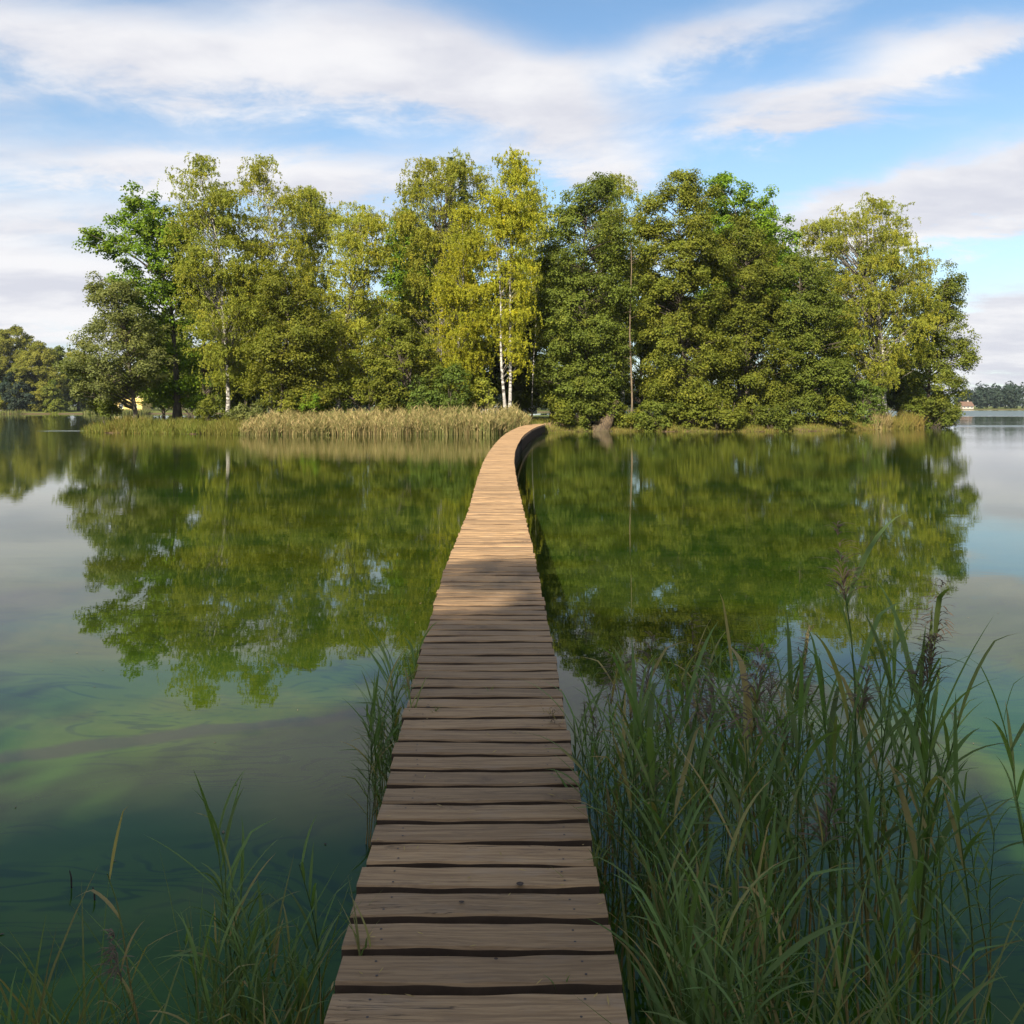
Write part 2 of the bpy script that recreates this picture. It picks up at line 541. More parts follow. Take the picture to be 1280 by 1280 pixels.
def GH(x, y):
    x, y = np.asarray(x, float), np.asarray(y, float)
    wob = 0.5 * np.sin(x * 0.9 + 1) + 0.35 * np.sin(x * 2.3) + 0.2 * np.sin(x * 4.1 + 2)
    isl = np.minimum(np.minimum(y - np.interp(x, SHX, SHY) + wob, 165 - y), np.minimum(x + 39.6 + 0.06 * (y - 80), 57 - x))
    near = 1.9 - y - 0.02 * np.abs(x)
    yfar = 266 + 330 * sstep(-40, 130, x) + 6 * np.sin(x * 0.05) + 3 * np.sin(x * 0.17)
    far = (y - yfar) * 0.5
    s = np.maximum(np.maximum(isl, near), far)
    up = 0.75 * (1 - np.exp(-np.maximum(s, 0) / 2.2)) + 0.004 * np.maximum(far, 0).clip(0, 600)
    return np.where(s < 0, np.maximum(s * 0.45, -1.6), up)


gx = np.concatenate([-np.geomspace(2200, 62, 40), np.arange(-60, 60.1, 0.9), np.geomspace(62, 2200, 40)])
gy = np.concatenate([-np.geomspace(400, 6, 16), np.arange(-5, 60, 1.6), np.arange(60, 116, 0.6), np.arange(117, 170, 2), np.geomspace(172, 2400, 60)])
GX, GY = np.meshgrid(gx, gy)
GZ = GH(GX, GY)
nx, ny = len(gx), len(gy)
idx = np.arange(nx * ny).reshape(ny, nx)
quads = np.stack([idx[:-1, :-1], idx[:-1, 1:], idx[1:, 1:], idx[1:, :-1]], -1).reshape(-1, 4)
tag(mesh_obj('ground', np.stack([GX, GY, GZ], -1).reshape(-1, 3), quads, M['ground'], smooth=True), kind='structure')
wv = np.array([(-2300, -30, 0), (2300, -30, 0), (2300, 2500, 0), (-2300, 2500, 0)])
tag(mesh_obj('lake_water', wv, np.array([[0, 1, 2, 3]]), M['water']), 'calm green lake water reflecting trees and clouds', kind='structure')

# trodden path from the end of the boardwalk into the trees
pv, pf = [], []
PATH = [(2.7, 78.5, 0.8), (3.6, 81, 1.2), (5.0, 84, 1.6), (7.5, 88, 1.8), (10, 95, 1.6), (12, 108, 1.4)]
for k, (x, y, w) in enumerate(PATH):
    for s in np.linspace(-1, 1, 7):
        pv.append((x + s * w, y, float(GH(x + s * w, y)) + 0.03 + 0.03 * (1 - s * s)))
for k in range(len(PATH) - 1):
    for j in range(6):
        pf.append((k * 7 + j, k * 7 + j + 1, k * 7 + 8 + j, k * 7 + 7 + j))
tag(mesh_obj('path', np.array(pv), pf, M['path'], smooth=True), kind='structure')

# ------------------------------------------------------------------ boardwalk
EDGE = [  # photo row, left edge, right edge
    (2100, 187.3, 951), (854, 515, 699), (805, 527.5, 691), (757, 542, 681), (708, 557, 671), (687, 566, 666.5), (660, 576.5, 660),
    (643, 584, 656), (620, 590.5, 650), (599, 596.5, 645.6), (577.5, 604, 642.5), (565, 611, 643.5), (555.6, 618, 647), (547, 626, 652),
    (542.5, 631.5, 656), (537, 641, 664), (533.8, 649, 671), (530.9, 662, 681)]
ed = np.array([(HC - DECK) * F / (e[0] - Y0) for e in EDGE])
exl = np.array([(e[1] - 640) / F for e in EDGE]) * ed
exr = np.array([(e[2] - 640) / F for e in EDGE]) * ed
rng = np.random.default_rng(5)
rnd = random.Random(11)


def edges(d):
    return float(np.interp(d, ed, exl)), float(np.interp(d, ed, exr))


def deck_z(d):
    return DECK + 0.05 * max(0.0, (d - 60) / 18.0)


walk = empty('boardwalk', (0, 1.25, 0), 'long narrow weathered plank boardwalk curving across the lake to the island', 'boardwalk')
bv, bf, ba = [], [], []
sides = set()
nail = MB()
d, k = 1.25, 0
while d < ed[-1] + 0.6:
    pitch = 0.1585 * (1 + rnd.uniform(-.05, .05))
    w = pitch - rnd.uniform(0.029, 0.039)
    xl, xr = edges(d)
    xl += rnd.uniform(-.010, .010)
    xr += rnd.uniform(-.010, .010)
    far = d > 16
    nseg = 2 if far else 22
    dz, ang, roll = rnd.uniform(-.004, .004), rnd.uniform(-.006, .006), rnd.uniform(-.012, .012)
    ph = [rnd.uniform(0, 6.3) for _ in range(4)]
    tone = min(1, max(0, rnd.gauss(.5, .26)))
    th = 0.058
    i0 = len(bv)
    cupp = rnd.uniform(-.002, .003)
    for s in range(nseg + 1):
        u = s / nseg
        x = xl + (xr - xl) * u
        yy = d + ang * (x - (xl + xr) / 2)
        e1 = 0 if far else 0.0019 * math.sin(x * 9 + ph[0]) + 0.0016 * math.sin(x * 31 + ph[1])
        e2 = 0 if far else 0.0019 * math.sin(x * 8 + ph[2]) + 0.0016 * math.sin(x * 27 + ph[3])
        z = deck_z(d) + dz + 0.0025 * math.sin(x * 5 + ph[0])
        c = 0.006 + (0 if far else 0.002 * math.sin(x * 17 + ph[1]))
        # ring: bottom near, side near, top near, top mid, top far, side far, bottom far
        ring = [(yy - w / 2 + e1, z - th), (yy - w / 2 + e1, z - c), (yy - w / 2 + c + e1, z), (yy, z + cupp), (yy + w / 2 - c + e2, z),
                (yy + w / 2 + e2, z - c), (yy + w / 2 + e2, z - th)]
        for (ry, rz) in ring:
            bv.append((x, ry, rz + roll * (ry - yy)))
            ba.append(tone)
    for s in range(nseg):
        for j in range(7):
            a0, j2 = i0 + s * 7, (j + 1) % 7
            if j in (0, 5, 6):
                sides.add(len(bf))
            bf.append((a0 + j, a0 + 7 + j, a0 + 7 + j2, a0 + j2))
    bf.append(tuple(i0 + j for j in range(7)))
    bf.append(tuple(i0 + nseg * 7 + j for j in range(7))[::-1])
    if d < 9:                                    # two nail heads at each end of the plank
        for xe in (xl + 0.11, xr - 0.11):
            for q in (-0.26, 0.24):
                nx_, ny_ = xe + rnd.uniform(-.012, .012), d + q * w + rnd.uniform(-.006, .006)
                zz = deck_z(d) + dz + 0.0025 * math.sin(nx_ * 5 + ph[0]) + 0.0012
                r = 0.0042
                nail.poly([(nx_ + r * math.cos(a), ny_ + r * math.sin(a), zz) for a in np.linspace(0, 2 * PI, 8)[:-1]])
    d += pitch
    k += 1
# knots: a hole torn at a plank edge and a pale round knot
kn = MB()
for (px, py, rx, ry) in ((577, 1129.5, .009, .006), (650, 1107, .012, .013), (535, 885, .012, .009), (620, 1201, .006, .005)):
    p = U(px, py, (HC - DECK) * F / (py - Y0))
    kn.poly([(p.x + rx * math.cos(a) * (1 + .12 * math.sin(3 * a)), p.y + ry * math.sin(a), DECK + 0.0065) for a in np.linspace(0, 2 * PI, 15)[:-1]])
nf0 = len(bf)
for extra in (nail, kn):
    i0 = len(bv)
    bv += extra.v
    ba += extra.a
    bf += [tuple(i0 + q for q in f) for f in extra.f]
deck = mesh_obj('decking', np.array(bv), bf, M['wood'], walk, {'tint': ba})
deck.data.materials.append(M['nail'])
deck.data.materials.append(plain_mat('wood_knot', (0.05, 0.030, 0.020), 0.7, 0.3, 0.6, 90.0))
deck.data.materials.append(plain_mat('mouldy_shaded_plank_edge', (0.085, 0.056, 0.038), 0.85, 0.2, 0.45, 12.0))  # mould plus the shade of the gaps, painted into plank sides and undersides
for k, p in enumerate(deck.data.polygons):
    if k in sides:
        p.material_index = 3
    if k >= nf0:
        p.material_index = 1 if k < nf0 + len(nail.f) else 2
for side in (0, 1):
    sm = MB()
    dd = np.concatenate([np.arange(1.3, 30, 0.8), np.arange(30, ed[-1] + 0.5, 1.0)])
    for a, b in zip(dd[:-1], dd[1:]):
        pa, pb = edges(a)[side], edges(b)[side]
        off = (0.17, -0.17)[side]
        pts = []
        for (x, y) in ((pa + off, a), (pb + off, b)):
            z1 = deck_z(y) - 0.064
            pts.append([(x - .03, y, z1 - .15), (x + .03, y, z1 - .15), (x + .03, y, z1), (x - .03, y, z1)])
        i = len(sm.v)
        for q in pts[0] + pts[1]:
            sm.v.append(q)
            sm.a.append(0.5)
        for j in range(4):
            j2 = (j + 1) % 4
            sm.f.append((i + j, i + j2, i + 4 + j2, i + 4 + j))
    sm.build('stringer', M['wood_dark'], walk)
pd = list(np.arange(2.4, 44, 2.4)) + list(np.arange(44, ed[-1], 1.25))
for d in pd:
    xl, xr = edges(d)
    cb = MB()
    cb.box(((xl + xr) / 2, d, deck_z(d) - 0.064 - 0.152 - 0.062), (xr - xl - 0.16, 0.10, 0.12), ch=0.006)
    cb.build('crossbeam', M['wood_dark'], walk)
    for x in (xl + 0.17, xr - 0.17):
        po = MB()
        zt = deck_z(d) - 0.064 - 0.152 - 0.125
        po.tube([(x, d, -1.2), (x, d, 0.0), (x + 0.004, d, zt)], [0.075, 0.072, 0.068], 9)
        po.build('post', M['wood_dark'], walk, True)
fm = MB()                                         # plank facing along the far bend
for d in np.arange(45, ed[-1], 0.62):
    x = edges(d)[1] + 0.035
    h = rnd.uniform(.05, .09)
    fm.box((x, d, deck_z(d) - .36), (0.025, rnd.uniform(.3, .5), .60), a=rnd.random())
fm.build('side_boards', M['wood_dark'], walk)


# ------------------------------------------------------------------ foliage
def perp(n, r):
    v = r.normal(size=n.shape)
    v -= n * (v * n).sum(1, keepdims=True)
    return v / np.maximum(np.linalg.norm(v, axis=1, keepdims=True), 1e-6)


def leaves(name, P, N, L, W, tint, age, mat, parent, r, T=None):
    """one rhombic leaf per point"""
    N = N / np.maximum(np.linalg.norm(N, axis=1, keepdims=True), 1e-6)
    if T is None:
        T = perp(N, r)
    else:
        T = T / np.maximum(np.linalg.norm(T, axis=1, keepdims=True), 1e-6)
    B = np.cross(N, T)
    L, W = L[:, None], W[:, None]
    V = np.stack([P - T * L, P + B * W + T * L * .1, P + T * L, P - B * W + T * L * .1], 1).reshape(-1, 3)
    Fq = np.arange(len(P) * 4).reshape(-1, 4)
    return mesh_obj(name, V, Fq, mat, parent, fattrs={'tint': np.clip(tint, 0, 1), 'age': np.clip(age, 0, 1)})


KIND = {  # clumps per m2, leaves per clump, clump radii, leaf half length, leaf material, bark
    'alder': dict(bough=0.72, rag=0.075, dens=2.3, per=105, rad=(.72, .60), leaf=.098, bark='bark', drop=-1.12),
    'maple': dict(bough=0.85, rag=0.085, dens=1.9, per=92, rad=(.80, .62), leaf=.128, bark='bark', drop=-.75),
    'birch': dict(bough=0.5, rag=0.09, dens=2.5, per=135, rad=(.58, 1.0), leaf=.076, bark='bark_birch', drop=-.95),
    'shrub': dict(bough=0.4, rag=0.1, dens=4.0, per=60, rad=(.45, .40), leaf=.09, bark='bark', drop=-1.2),
    'willow': dict(bough=0.6, rag=0.12, dens=3.2, per=70, rad=(.55, .42), leaf=.10, bark='bark', drop=-1.1),
}


def tree(kind, name, x, y, rows, label, cat='tree', mat=None, seed=1, group=None, trunk_r=.2, trunk_top=.93, lean=0.0, yellow=.15,
         dens=1.0, leaf=1.0, depth=.85, stems=1, twig=.45, maxd=5.2):
    """rows: (z, xl, xr) of the crown from top to bottom, in world metres; the crown gets its own depth about y"""
    K = KIND[kind]
    r = np.random.default_rng(seed)
    rr = random.Random(seed)
    gz = float(GH(x, y)) - 0.05
    root = empty(name, (x, y, gz), label, cat, group)
    rows = sorted(rows, key=lambda q: q[0])
    rz = np.array([q[0] for q in rows])
    cx = np.array([(q[1] + q[2]) / 2 for q in rows])
    rx = np.array([max(.15, (q[2] - q[1]) / 2) for q in rows])
    top = rz[-1]
    zz = np.linspace(rz[0], top, 200)
    ww = np.interp(zz, rz, rx)
    area = float(np.sum(2 * ww) * (zz[1] - zz[0]))
    n = int(area * K['dens'] * dens * 2.1)
    cdf = np.cumsum(ww ** 1.25)
    cz = np.interp(r.random(n) * cdf[-1], cdf, zz)
    crx = np.interp(cz, rz, rx)
    cry = np.minimum(crx * depth + .2, maxd)
    ccx = np.interp(cz, rz, cx)
    th = r.random(n) * 2 * PI
    rad = np.sqrt(r.random(n)) ** .62
    inset = np.maximum(.1, 1 - K['rad'][0] * .75 * leaf / np.maximum(crx, .3))
    f1, f2, f3 = r.random(3) * 6.28
    rag = 1 + K['rag'] * (np.sin(cz * 1.25 + 2 * th + f1) + .8 * np.sin(cz * 2.4 - 3 * th + f2) + .5 * np.sin(cz * 4.1 + th + f3))
    rad = rad * rag
    C = np.stack([ccx + np.cos(th) * rad * crx * inset, y + np.sin(th) * rad * cry * inset, cz], 1)
    nb = max(4, int(n / 13))                           # most clumps gather into boughs
    bi = r.integers(0, nb, n)
    bs = (.55 + .5 * r.random(nb))[bi] * K['bough'] * leaf ** .5
    go = np.arange(n) >= nb
    go &= r.random(n) < .64
    off = r.normal(size=(n, 3)) * np.stack([bs, bs, bs * (1.25 if kind == 'birch' else .8)], 1)
    C = np.where(go[:, None], C[bi] + off, C)
    cz = np.clip(C[:, 2], rz[0], top)
    crx = np.interp(cz, rz, rx)
    ccx = np.interp(cz, rz, cx)
    f = np.zeros(n)                                    # gaps: whole neighbourhoods of the crown left empty
    for q in range(5):
        kv = r.normal(size=3) * np.array([1.0, 1.0, 1.15]) * (.6 + .35 * q)
        f += np.sin(C @ kv + r.random() * 6.3) / (1 + .15 * q)
    keep = f > K['drop'] * 1.45
    C, cz, crx, ccx, rad = C[keep], cz[keep], crx[keep], ccx[keep], rad[keep]
    n = len(C)
    # trunk and limbs
    tm = MB()
    zt = gz + (top - gz) * trunk_top
    tops = np.interp(np.linspace(gz, zt, 9), rz, cx)
    trunks = []
    for s in range(stems):
        ox = 0 if s == 0 else rr.uniform(-.9, .9)
        fx = 0 if s == 0 else rr.uniform(-.12, .12)
        pts, rads, fl = [], [], []
        hgt = (zt - gz) * (1 if s == 0 else rr.uniform(.7, .95))
        p1, p2 = rr.uniform(0, 6), rr.uniform(0, 6)
        for q in range(11):
            u = q / 10
            xt = x + ox + (np.interp(gz + hgt * u, rz, cx) - x) * (u ** 1.3) + lean * math.sin(PI * u) + fx * hgt * u
            xt += .12 * math.sin(u * 7 + p1) * min(1, u * 3)
            pts.append((xt, y + .12 * math.sin(u * 6 + p2) + (0 if s == 0 else .4 * fx * hgt * u), gz - .15 + (hgt + .15) * u))
            rads.append(max(.022, trunk_r * (1 - .92 * u ** .85) * (1 + .55 * math.exp(-u * 22))))
            fl.append(.16 * math.exp(-u * 18))
        tm.tube(pts, rads, 9, flare=fl)
        trunks.append((pts, hgt))
    for i in range(n):
        if r.random() > twig * (.7 if kind == 'birch' else 1):
            continue
        pts, hgt = trunks[i % stems]
        c = C[i]
        hd = math.hypot(c[0] - pts[5][0], c[1] - y)
        rise = {'maple': .55, 'birch': .9, 'alder': .35}.get(kind, .8)
        zs = min(max(c[2] - rise * hd - .3, gz + .12 * hgt), gz + hgt * .97)
        u = (zs - gz) / hgt * 10
        a = min(9, int(u))
        p0 = Vector(pts[a]).lerp(Vector(pts[a + 1]), u - a)
        c = Vector(c)
        mid = p0.lerp(c, .5) + Vector((rr.uniform(-.15, .15), rr.uniform(-.15, .15), .10 * hd))
        b = .008 + .0055 * hd + .015 * trunk_r
        tm.tube([p0, p0.lerp(mid, .6) + Vector((0, 0, .03 * hd)), mid, c], [b * 1.5, b * 1.15, b * .8, b * .35], 4, cap=False, a=.35 + .65 * rr.random())
    tm.build('trunk', M[K['bark']], root, True)
    # leaves
    per = K['per']
    sz = r.uniform(.65, 1.4, n)
    ctint, cage = r.normal(.5, .13, n), np.clip(r.normal(yellow, .16, n), 0, 1)
    ci = np.repeat(np.arange(n), np.maximum(6, (per * sz ** 1.6).astype(int)))
    m = len(ci)
    S = sz[ci]
    lf = K['leaf'] * leaf
    out = np.stack([C[ci, 0] - ccx[ci], C[ci, 1] - y, np.zeros(m)], 1)
    out /= np.maximum(np.linalg.norm(out, axis=1, keepdims=True), .2)
    if kind == 'birch':
        # pendulous strands: leaves strung along hanging twigs
        ns = 7
        sid = r.integers(0, ns, m)
        key = ci * ns + sid
        hx = r.normal(size=(n * ns, 2))
        sl = r.uniform(.3, .9, n * ns) * (.75 + .9 * r.random(n * ns) ** 2)
        u = r.random(m)
        bow = np.sin(np.minimum(u * 2.2, 1) * PI / 2)
        P = C[ci].copy()
        P[:, 0] += hx[key, 0] * K['rad'][0] * S * bow * leaf
        P[:, 1] += hx[key, 1] * K['rad'][0] * S * bow * leaf
        P[:, 2] += (.35 * bow - u ** 1.15 * sl[key] * K['rad'][1] * 1.25) * S * leaf
        P += r.normal(size=(m, 3)) * .06 * leaf
        N = r.normal(size=(m, 3)) * np.array([1, 1, .45]) + out * .5
        T = r.normal(size=(m, 3)) * .45 + np.array([0, 0, -1.0])
        age = cage[ci] + r.normal(0, .10, m) + (r.random(n * ns)[key] > .965) * .55
        return_T = T - N * ((T * N).sum(1) / np.maximum((N * N).sum(1), 1e-6))[:, None]
        L, W = lf * r.uniform(.7, 1.3, m), lf * .66 * r.uniform(.8, 1.2, m)
        leaves('crown', P, N, L, W, ctint[ci] + r.normal(0, .15, m), age, M[mat or 'birch'], root, r, return_T)
    else:
        v = r.normal(size=(m, 3))
        v /= np.linalg.norm(v, axis=1, keepdims=True)
        v[:, 2] = np.abs(v[:, 2]) * np.where(r.random(m) < .8, 1, -1)
        q = r.random(m) ** .45
        R0, R1 = K['rad'][0] * leaf ** .5, K['rad'][1] * leaf ** .5
        off = v * q[:, None] * np.array([R0, R0, R1]) * S[:, None]
        off[:, 2] -= .16 * ((off[:, 0] ** 2 + off[:, 1] ** 2) / R0)
        P = C[ci] + off
        N = v * .8 + out * .35 + np.array([0, 0, .65]) + r.normal(size=(m, 3)) * .55
        age = cage[ci] + r.normal(0, .12, m)
        wr = .8 if kind == 'maple' else .74
        L, W = lf * r.uniform(.7, 1.3, m), lf * wr * r.uniform(.8, 1.2, m)
        leaves('crown', P, N, L, W, ctint[ci] + r.normal(0, .15, m), age, M[mat or kind], root, r)
    return root


def ptree(kind, name, px, d, rows, label, **kw):
    """a tree described by its outline in the photograph, set up at its own distance d"""
    w = []
    for (py, l, rgt) in rows:
        mid, hw = (l + rgt) / 2, (rgt - l) / 2 * 1.07 + 1.5
        a, b = U(mid - hw, py, d), U(mid + hw, py, d)
        w.append((a.z, a.x, b.x))
    return tree(kind, name, (px - 640) / F * d, d, w, label, **kw)


# --- island trees, left to right
ptree('alder', 'alder_tree', 172, 80, [(344, 128, 140), (365, 105, 168), (400, 100, 190), (440, 90, 205), (470, 88, 210), (500, 95, 160), (512, 110, 130)],
      'small grey-green alder leaning at the left tip of the island', seed=3, trunk_r=.22, dens=.85, mat='willow', twig=.6)
ptree('maple', 'maple_tree', 222, 85, [(251, 160, 195), (272, 142, 222), (300, 112, 235), (330, 125, 250), (370, 150, 250), (420, 160, 245), (470, 175, 262), (505, 195, 255)],
      'bright green maple with a limb reaching left behind the small leaning alder', seed=5, trunk_r=.36, dens=1.05, yellow=.2, twig=.22)
ptree('birch', 'birch_tree', 285, 82, [(196, 245, 258), (222, 214, 276), (260, 212, 300), (310, 215, 315), (360, 222, 320), (410, 228, 322), (445, 245, 310), (470, 262, 300)],
      'tall olive birch with white trunk showing, leftmost of the tall birches', seed=7, trunk_r=.22, yellow=.16)
ptree('birch', 'birch_tree', 338, 86, [(196, 322, 338), (225, 296, 356), (250, 292, 376), (300, 288, 395), (360, 288, 400), (420, 292, 402), (455, 300, 390)],
      'tall yellow-green birch, second from the left, with golden hanging twigs', seed=8, trunk_r=.22, yellow=.33)
ptree('birch', 'birch_tree', 392, 92, [(236, 380, 398), (255, 368, 416), (300, 362, 420), (360, 365, 425), (430, 370, 425), (460, 375, 420)],
      'slim pale birch behind the low olive alder on the left half of the island', seed=9, trunk_r=.17, yellow=.2)
ptree('alder', 'alder_tree', 352, 78.5, [(332, 345, 366), (360, 322, 395), (400, 312, 412), (440, 306, 420), (480, 308, 425), (505, 318, 415), (518, 330, 400)],
      'low olive alder in front of the two left birches, its boughs down to the reeds', seed=11, trunk_r=.2, dens=1.1, yellow=.3, twig=.3)
ptree('birch', 'birch_tree', 424, 84, [(250, 440, 452), (270, 420, 478), (310, 412, 492), (360, 414, 496), (410, 412, 492), (450, 412, 470), (480, 412, 450)],
      'yellowish birch right of a sky gap, its grey trunk rising by the picnic tables', seed=12, trunk_r=.25, yellow=.27, lean=-.3)
ptree('maple', 'lime_tree', 500, 99, [(268, 498, 516), (290, 480, 545), (340, 470, 560), (400, 465, 570), (460, 470, 560), (495, 480, 550)],
      'deep green lime tree standing back between the yellow birches', seed=14, trunk_r=.3, dens=1.1, yellow=0)
ptree('willow', 'willow_tree', 505, 79, [(396, 480, 500), (415, 462, 520), (445, 452, 548), (475, 450, 560), (500, 452, 560), (515, 460, 550)],
      'broad grey-green willow behind the tan reed bed', seed=15, trunk_r=.16, stems=3, dens=1.0, mat='alder', yellow=.2)
ptree('birch', 'birch_tree', 552, 89, [(204, 515, 590), (225, 508, 606), (270, 500, 612), (330, 498, 612), (390, 498, 606), (440, 505, 600), (480, 520, 590)],
      'big yellow birch with forked pale limbs near the middle of the island', seed=16, trunk_r=.27, yellow=.30, stems=2)
ptree('birch', 'birch_tree', 572, 82, [(262, 568, 590), (290, 552, 606), (340, 542, 620), (400, 540, 618), (450, 545, 612), (480, 550, 605), (505, 560, 600)],
      'bright yellow birch in front of the big birch, leaves down to the shrubs', seed=17, trunk_r=.18, mat='birch_yellow', yellow=.30)
ptree('birch', 'birch_tree', 637, 80, [(190, 636, 650), (215, 618, 668), (260, 612, 676), (320, 612, 668), (380, 622, 665), (420, 625, 660), (447, 628, 655)],
      'slender birch with twin white trunks beside the end of the boardwalk', seed=18, trunk_r=.17, yellow=.30, stems=2, mat='birch_yellow')
ptree('birch', 'birch_tree', 665, 92, [(222, 660, 674), (245, 652, 690), (300, 648, 694), (360, 650, 700), (420, 655, 700)],
      'thin pale birch crown half hidden behind the twin-trunked birch', seed=19, trunk_r=.07, yellow=.15)
ptree('alder', 'alder_tree', 735, 84.5, [(225, 730, 760), (245, 700, 776), (280, 682, 785), (330, 672, 786), (380, 668, 786), (430, 668, 784), (475, 672, 785), (505, 690, 785), (522, 705, 770)],
      'large dark alder right of the boardwalk end, its boughs almost to the water', seed=20, trunk_r=.32, dens=1.15, mat='alder_dark', yellow=.12, twig=.3)
ptree('birch', 'birch_tree', 778, 94, [(224, 760, 790), (245, 745, 803), (290, 745, 806), (350, 750, 806), (420, 755, 800)],
      'pale birch crown behind the bare pine trunk', seed=21, trunk_r=.2, yellow=.2)
ptree('alder', 'alder_tree', 852, 84, [(217, 840, 868), (240, 815, 885), (290, 798, 900), (350, 795, 905), (410, 795, 905), (460, 800, 905), (500, 805, 900), (520, 825, 890)],
      'tallest brownish-olive alder right of the bare pine trunk', seed=22, trunk_r=.3, dens=1.25, yellow=.24, twig=.3)
ptree('maple', 'oak_tree', 925, 100, [(219, 895, 925), (240, 880, 950), (280, 878, 965), (340, 880, 985), (400, 885, 985)],
      'bright green oak top standing above the olive alders', seed=23, trunk_r=.35, dens=1.0, yellow=.15)
ptree('maple', 'oak_tree', 968, 103, [(232, 962, 974), (260, 945, 990), (300, 940, 1000), (350, 940, 1005), (410, 940, 1005)],
      'narrow dark green oak top right beside the bright oak', seed=24, trunk_r=.3, dens=1.0, yellow=.0)
ptree('alder', 'alder_tree', 935, 86, [(272, 912, 935), (300, 892, 965), (350, 885, 975), (400, 882, 982), (450, 882, 985), (500, 888, 980), (522, 900, 960)],
      'olive alder below the bright oak top', seed=25, trunk_r=.28, dens=1.25, yellow=.15, twig=.3)
ptree('alder', 'alder_tree', 985, 87, [(322, 980, 1020), (345, 965, 1040), (390, 958, 1058), (440, 955, 1065), (485, 960, 1060), (515, 970, 1050)],
      'lower dark alder between the olive alder and the spreading birch', seed=26, trunk_r=.3, dens=1.15, mat='alder_dark', yellow=.12, twig=.35)
ptree('birch', 'birch_tree', 1098, 93, [(254, 1045, 1100), (275, 1008, 1118), (310, 1004, 1148), (350, 1010, 1160), (400, 1030, 1162), (440, 1045, 1150), (480, 1060, 1125)],
      'wide spreading yellowish birch with pale limbs near the right end of the island', seed=27, trunk_r=.28, yellow=.24, stems=3)
ptree('alder', 'alder_tree', 1160, 97, [(341, 1170, 1192), (365, 1155, 1202), (410, 1140, 1206), (440, 1128, 1214), (480, 1122, 1208), (510, 1125, 1200), (528, 1138, 1185)],
      'dark alder at the right tip of the island, leaning over the water', seed=28, trunk_r=.24, dens=1.1, mat='alder_dark', yellow=.25)
# --- trees standing further back that close the gaps
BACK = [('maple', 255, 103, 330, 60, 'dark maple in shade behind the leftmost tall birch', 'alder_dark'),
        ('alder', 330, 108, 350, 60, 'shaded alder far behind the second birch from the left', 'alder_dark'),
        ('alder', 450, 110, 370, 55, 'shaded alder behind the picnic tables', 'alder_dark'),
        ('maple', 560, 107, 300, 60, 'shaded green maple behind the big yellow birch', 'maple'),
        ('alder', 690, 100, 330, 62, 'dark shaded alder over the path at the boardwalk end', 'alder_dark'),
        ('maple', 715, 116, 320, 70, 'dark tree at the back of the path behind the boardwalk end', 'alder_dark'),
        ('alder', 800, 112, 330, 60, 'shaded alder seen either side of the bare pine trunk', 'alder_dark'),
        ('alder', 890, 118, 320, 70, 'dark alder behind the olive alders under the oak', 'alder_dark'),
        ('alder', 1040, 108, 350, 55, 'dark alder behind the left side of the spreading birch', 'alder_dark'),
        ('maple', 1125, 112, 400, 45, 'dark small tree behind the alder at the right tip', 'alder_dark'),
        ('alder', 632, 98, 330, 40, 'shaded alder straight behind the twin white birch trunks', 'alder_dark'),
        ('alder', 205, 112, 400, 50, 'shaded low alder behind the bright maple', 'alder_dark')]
for q, (kd, px, d, ty, hw, lab, mt) in enumerate(BACK):
    ptree(kd, 'shade_tree', px, d, [(ty, px - 12, px + 12), (ty + 30, px - hw * .7, px + hw * .7), (ty + 90, px - hw, px + hw), (470, px - hw * .9, px + hw * .9), (507, px - hw * .7, px + hw * .7)],
          lab, seed=40 + q, trunk_r=.24, dens=.9, mat=mt, yellow=.05, leaf=1.15, twig=.25)


def spruce(px, d, top, label, seed, hw=30):
    r = np.random.default_rng(seed)
    x = (px - 640) / F * d
    gz = float(GH(x, d))
    zt = U(px, top, d).z
    root = empty('spruce_tree', (x, d, gz), label, 'tree')
    tm = MB()
    tm.tube([(x, d, gz - .2), (x, d, (gz + zt) / 2), (x, d, zt)], [.28, .15, .02], 7)
    P, N, T = [], [], []
    z = zt - .1
    while z > gz + 5:
        q = (zt - z) / (zt - gz)
        R = hw / F * d * q ** .8 + .15
        for a in r.random(8) * 2 * PI:
            Ls = R * r.uniform(.75, 1.1)
            e = Vector((x + math.cos(a) * Ls, d + math.sin(a) * Ls, z - .25 * Ls))
            tm.tube([(x, d, z), e], [.03, .008], 3, cap=False)
            m = int(10 + Ls * 26)
            u = r.random(m)
            p = np.array([x, d, z]) + (np.array(e) - np.array([x, d, z])) * u[:, None]
            p[:, 2] += .12 * np.sin(u * 3.1) - .18 * r.random(m)
            p[:, :2] += r.normal(size=(m, 2)) * .16 * (1.1 - u)[:, None]
            P.append(p)
            T.append(np.tile([math.cos(a), math.sin(a), -.35], (m, 1)) + r.normal(size=(m, 3)) * .35)
        z -= r.uniform(.28, .42)
    P, T = np.concatenate(P), np.concatenate(T)
    N = np.cross(T, r.normal(size=P.shape))
    m = len(P)
    tm.build('trunk', M['bark'], root, True)
    leaves('crown', P, N, r.uniform(.14, .24, m), r.uniform(.05, .09, m), r.normal(.5, .2, m), r.random(m) * .3, M['spruce'], root, r, T)


spruce(563, 104, 197, 'dark spruce with its pointed top above the big yellow birch', 61)
spruce(579, 106, 201, 'second dark spruce tip just right of the taller spruce', 62, 26)

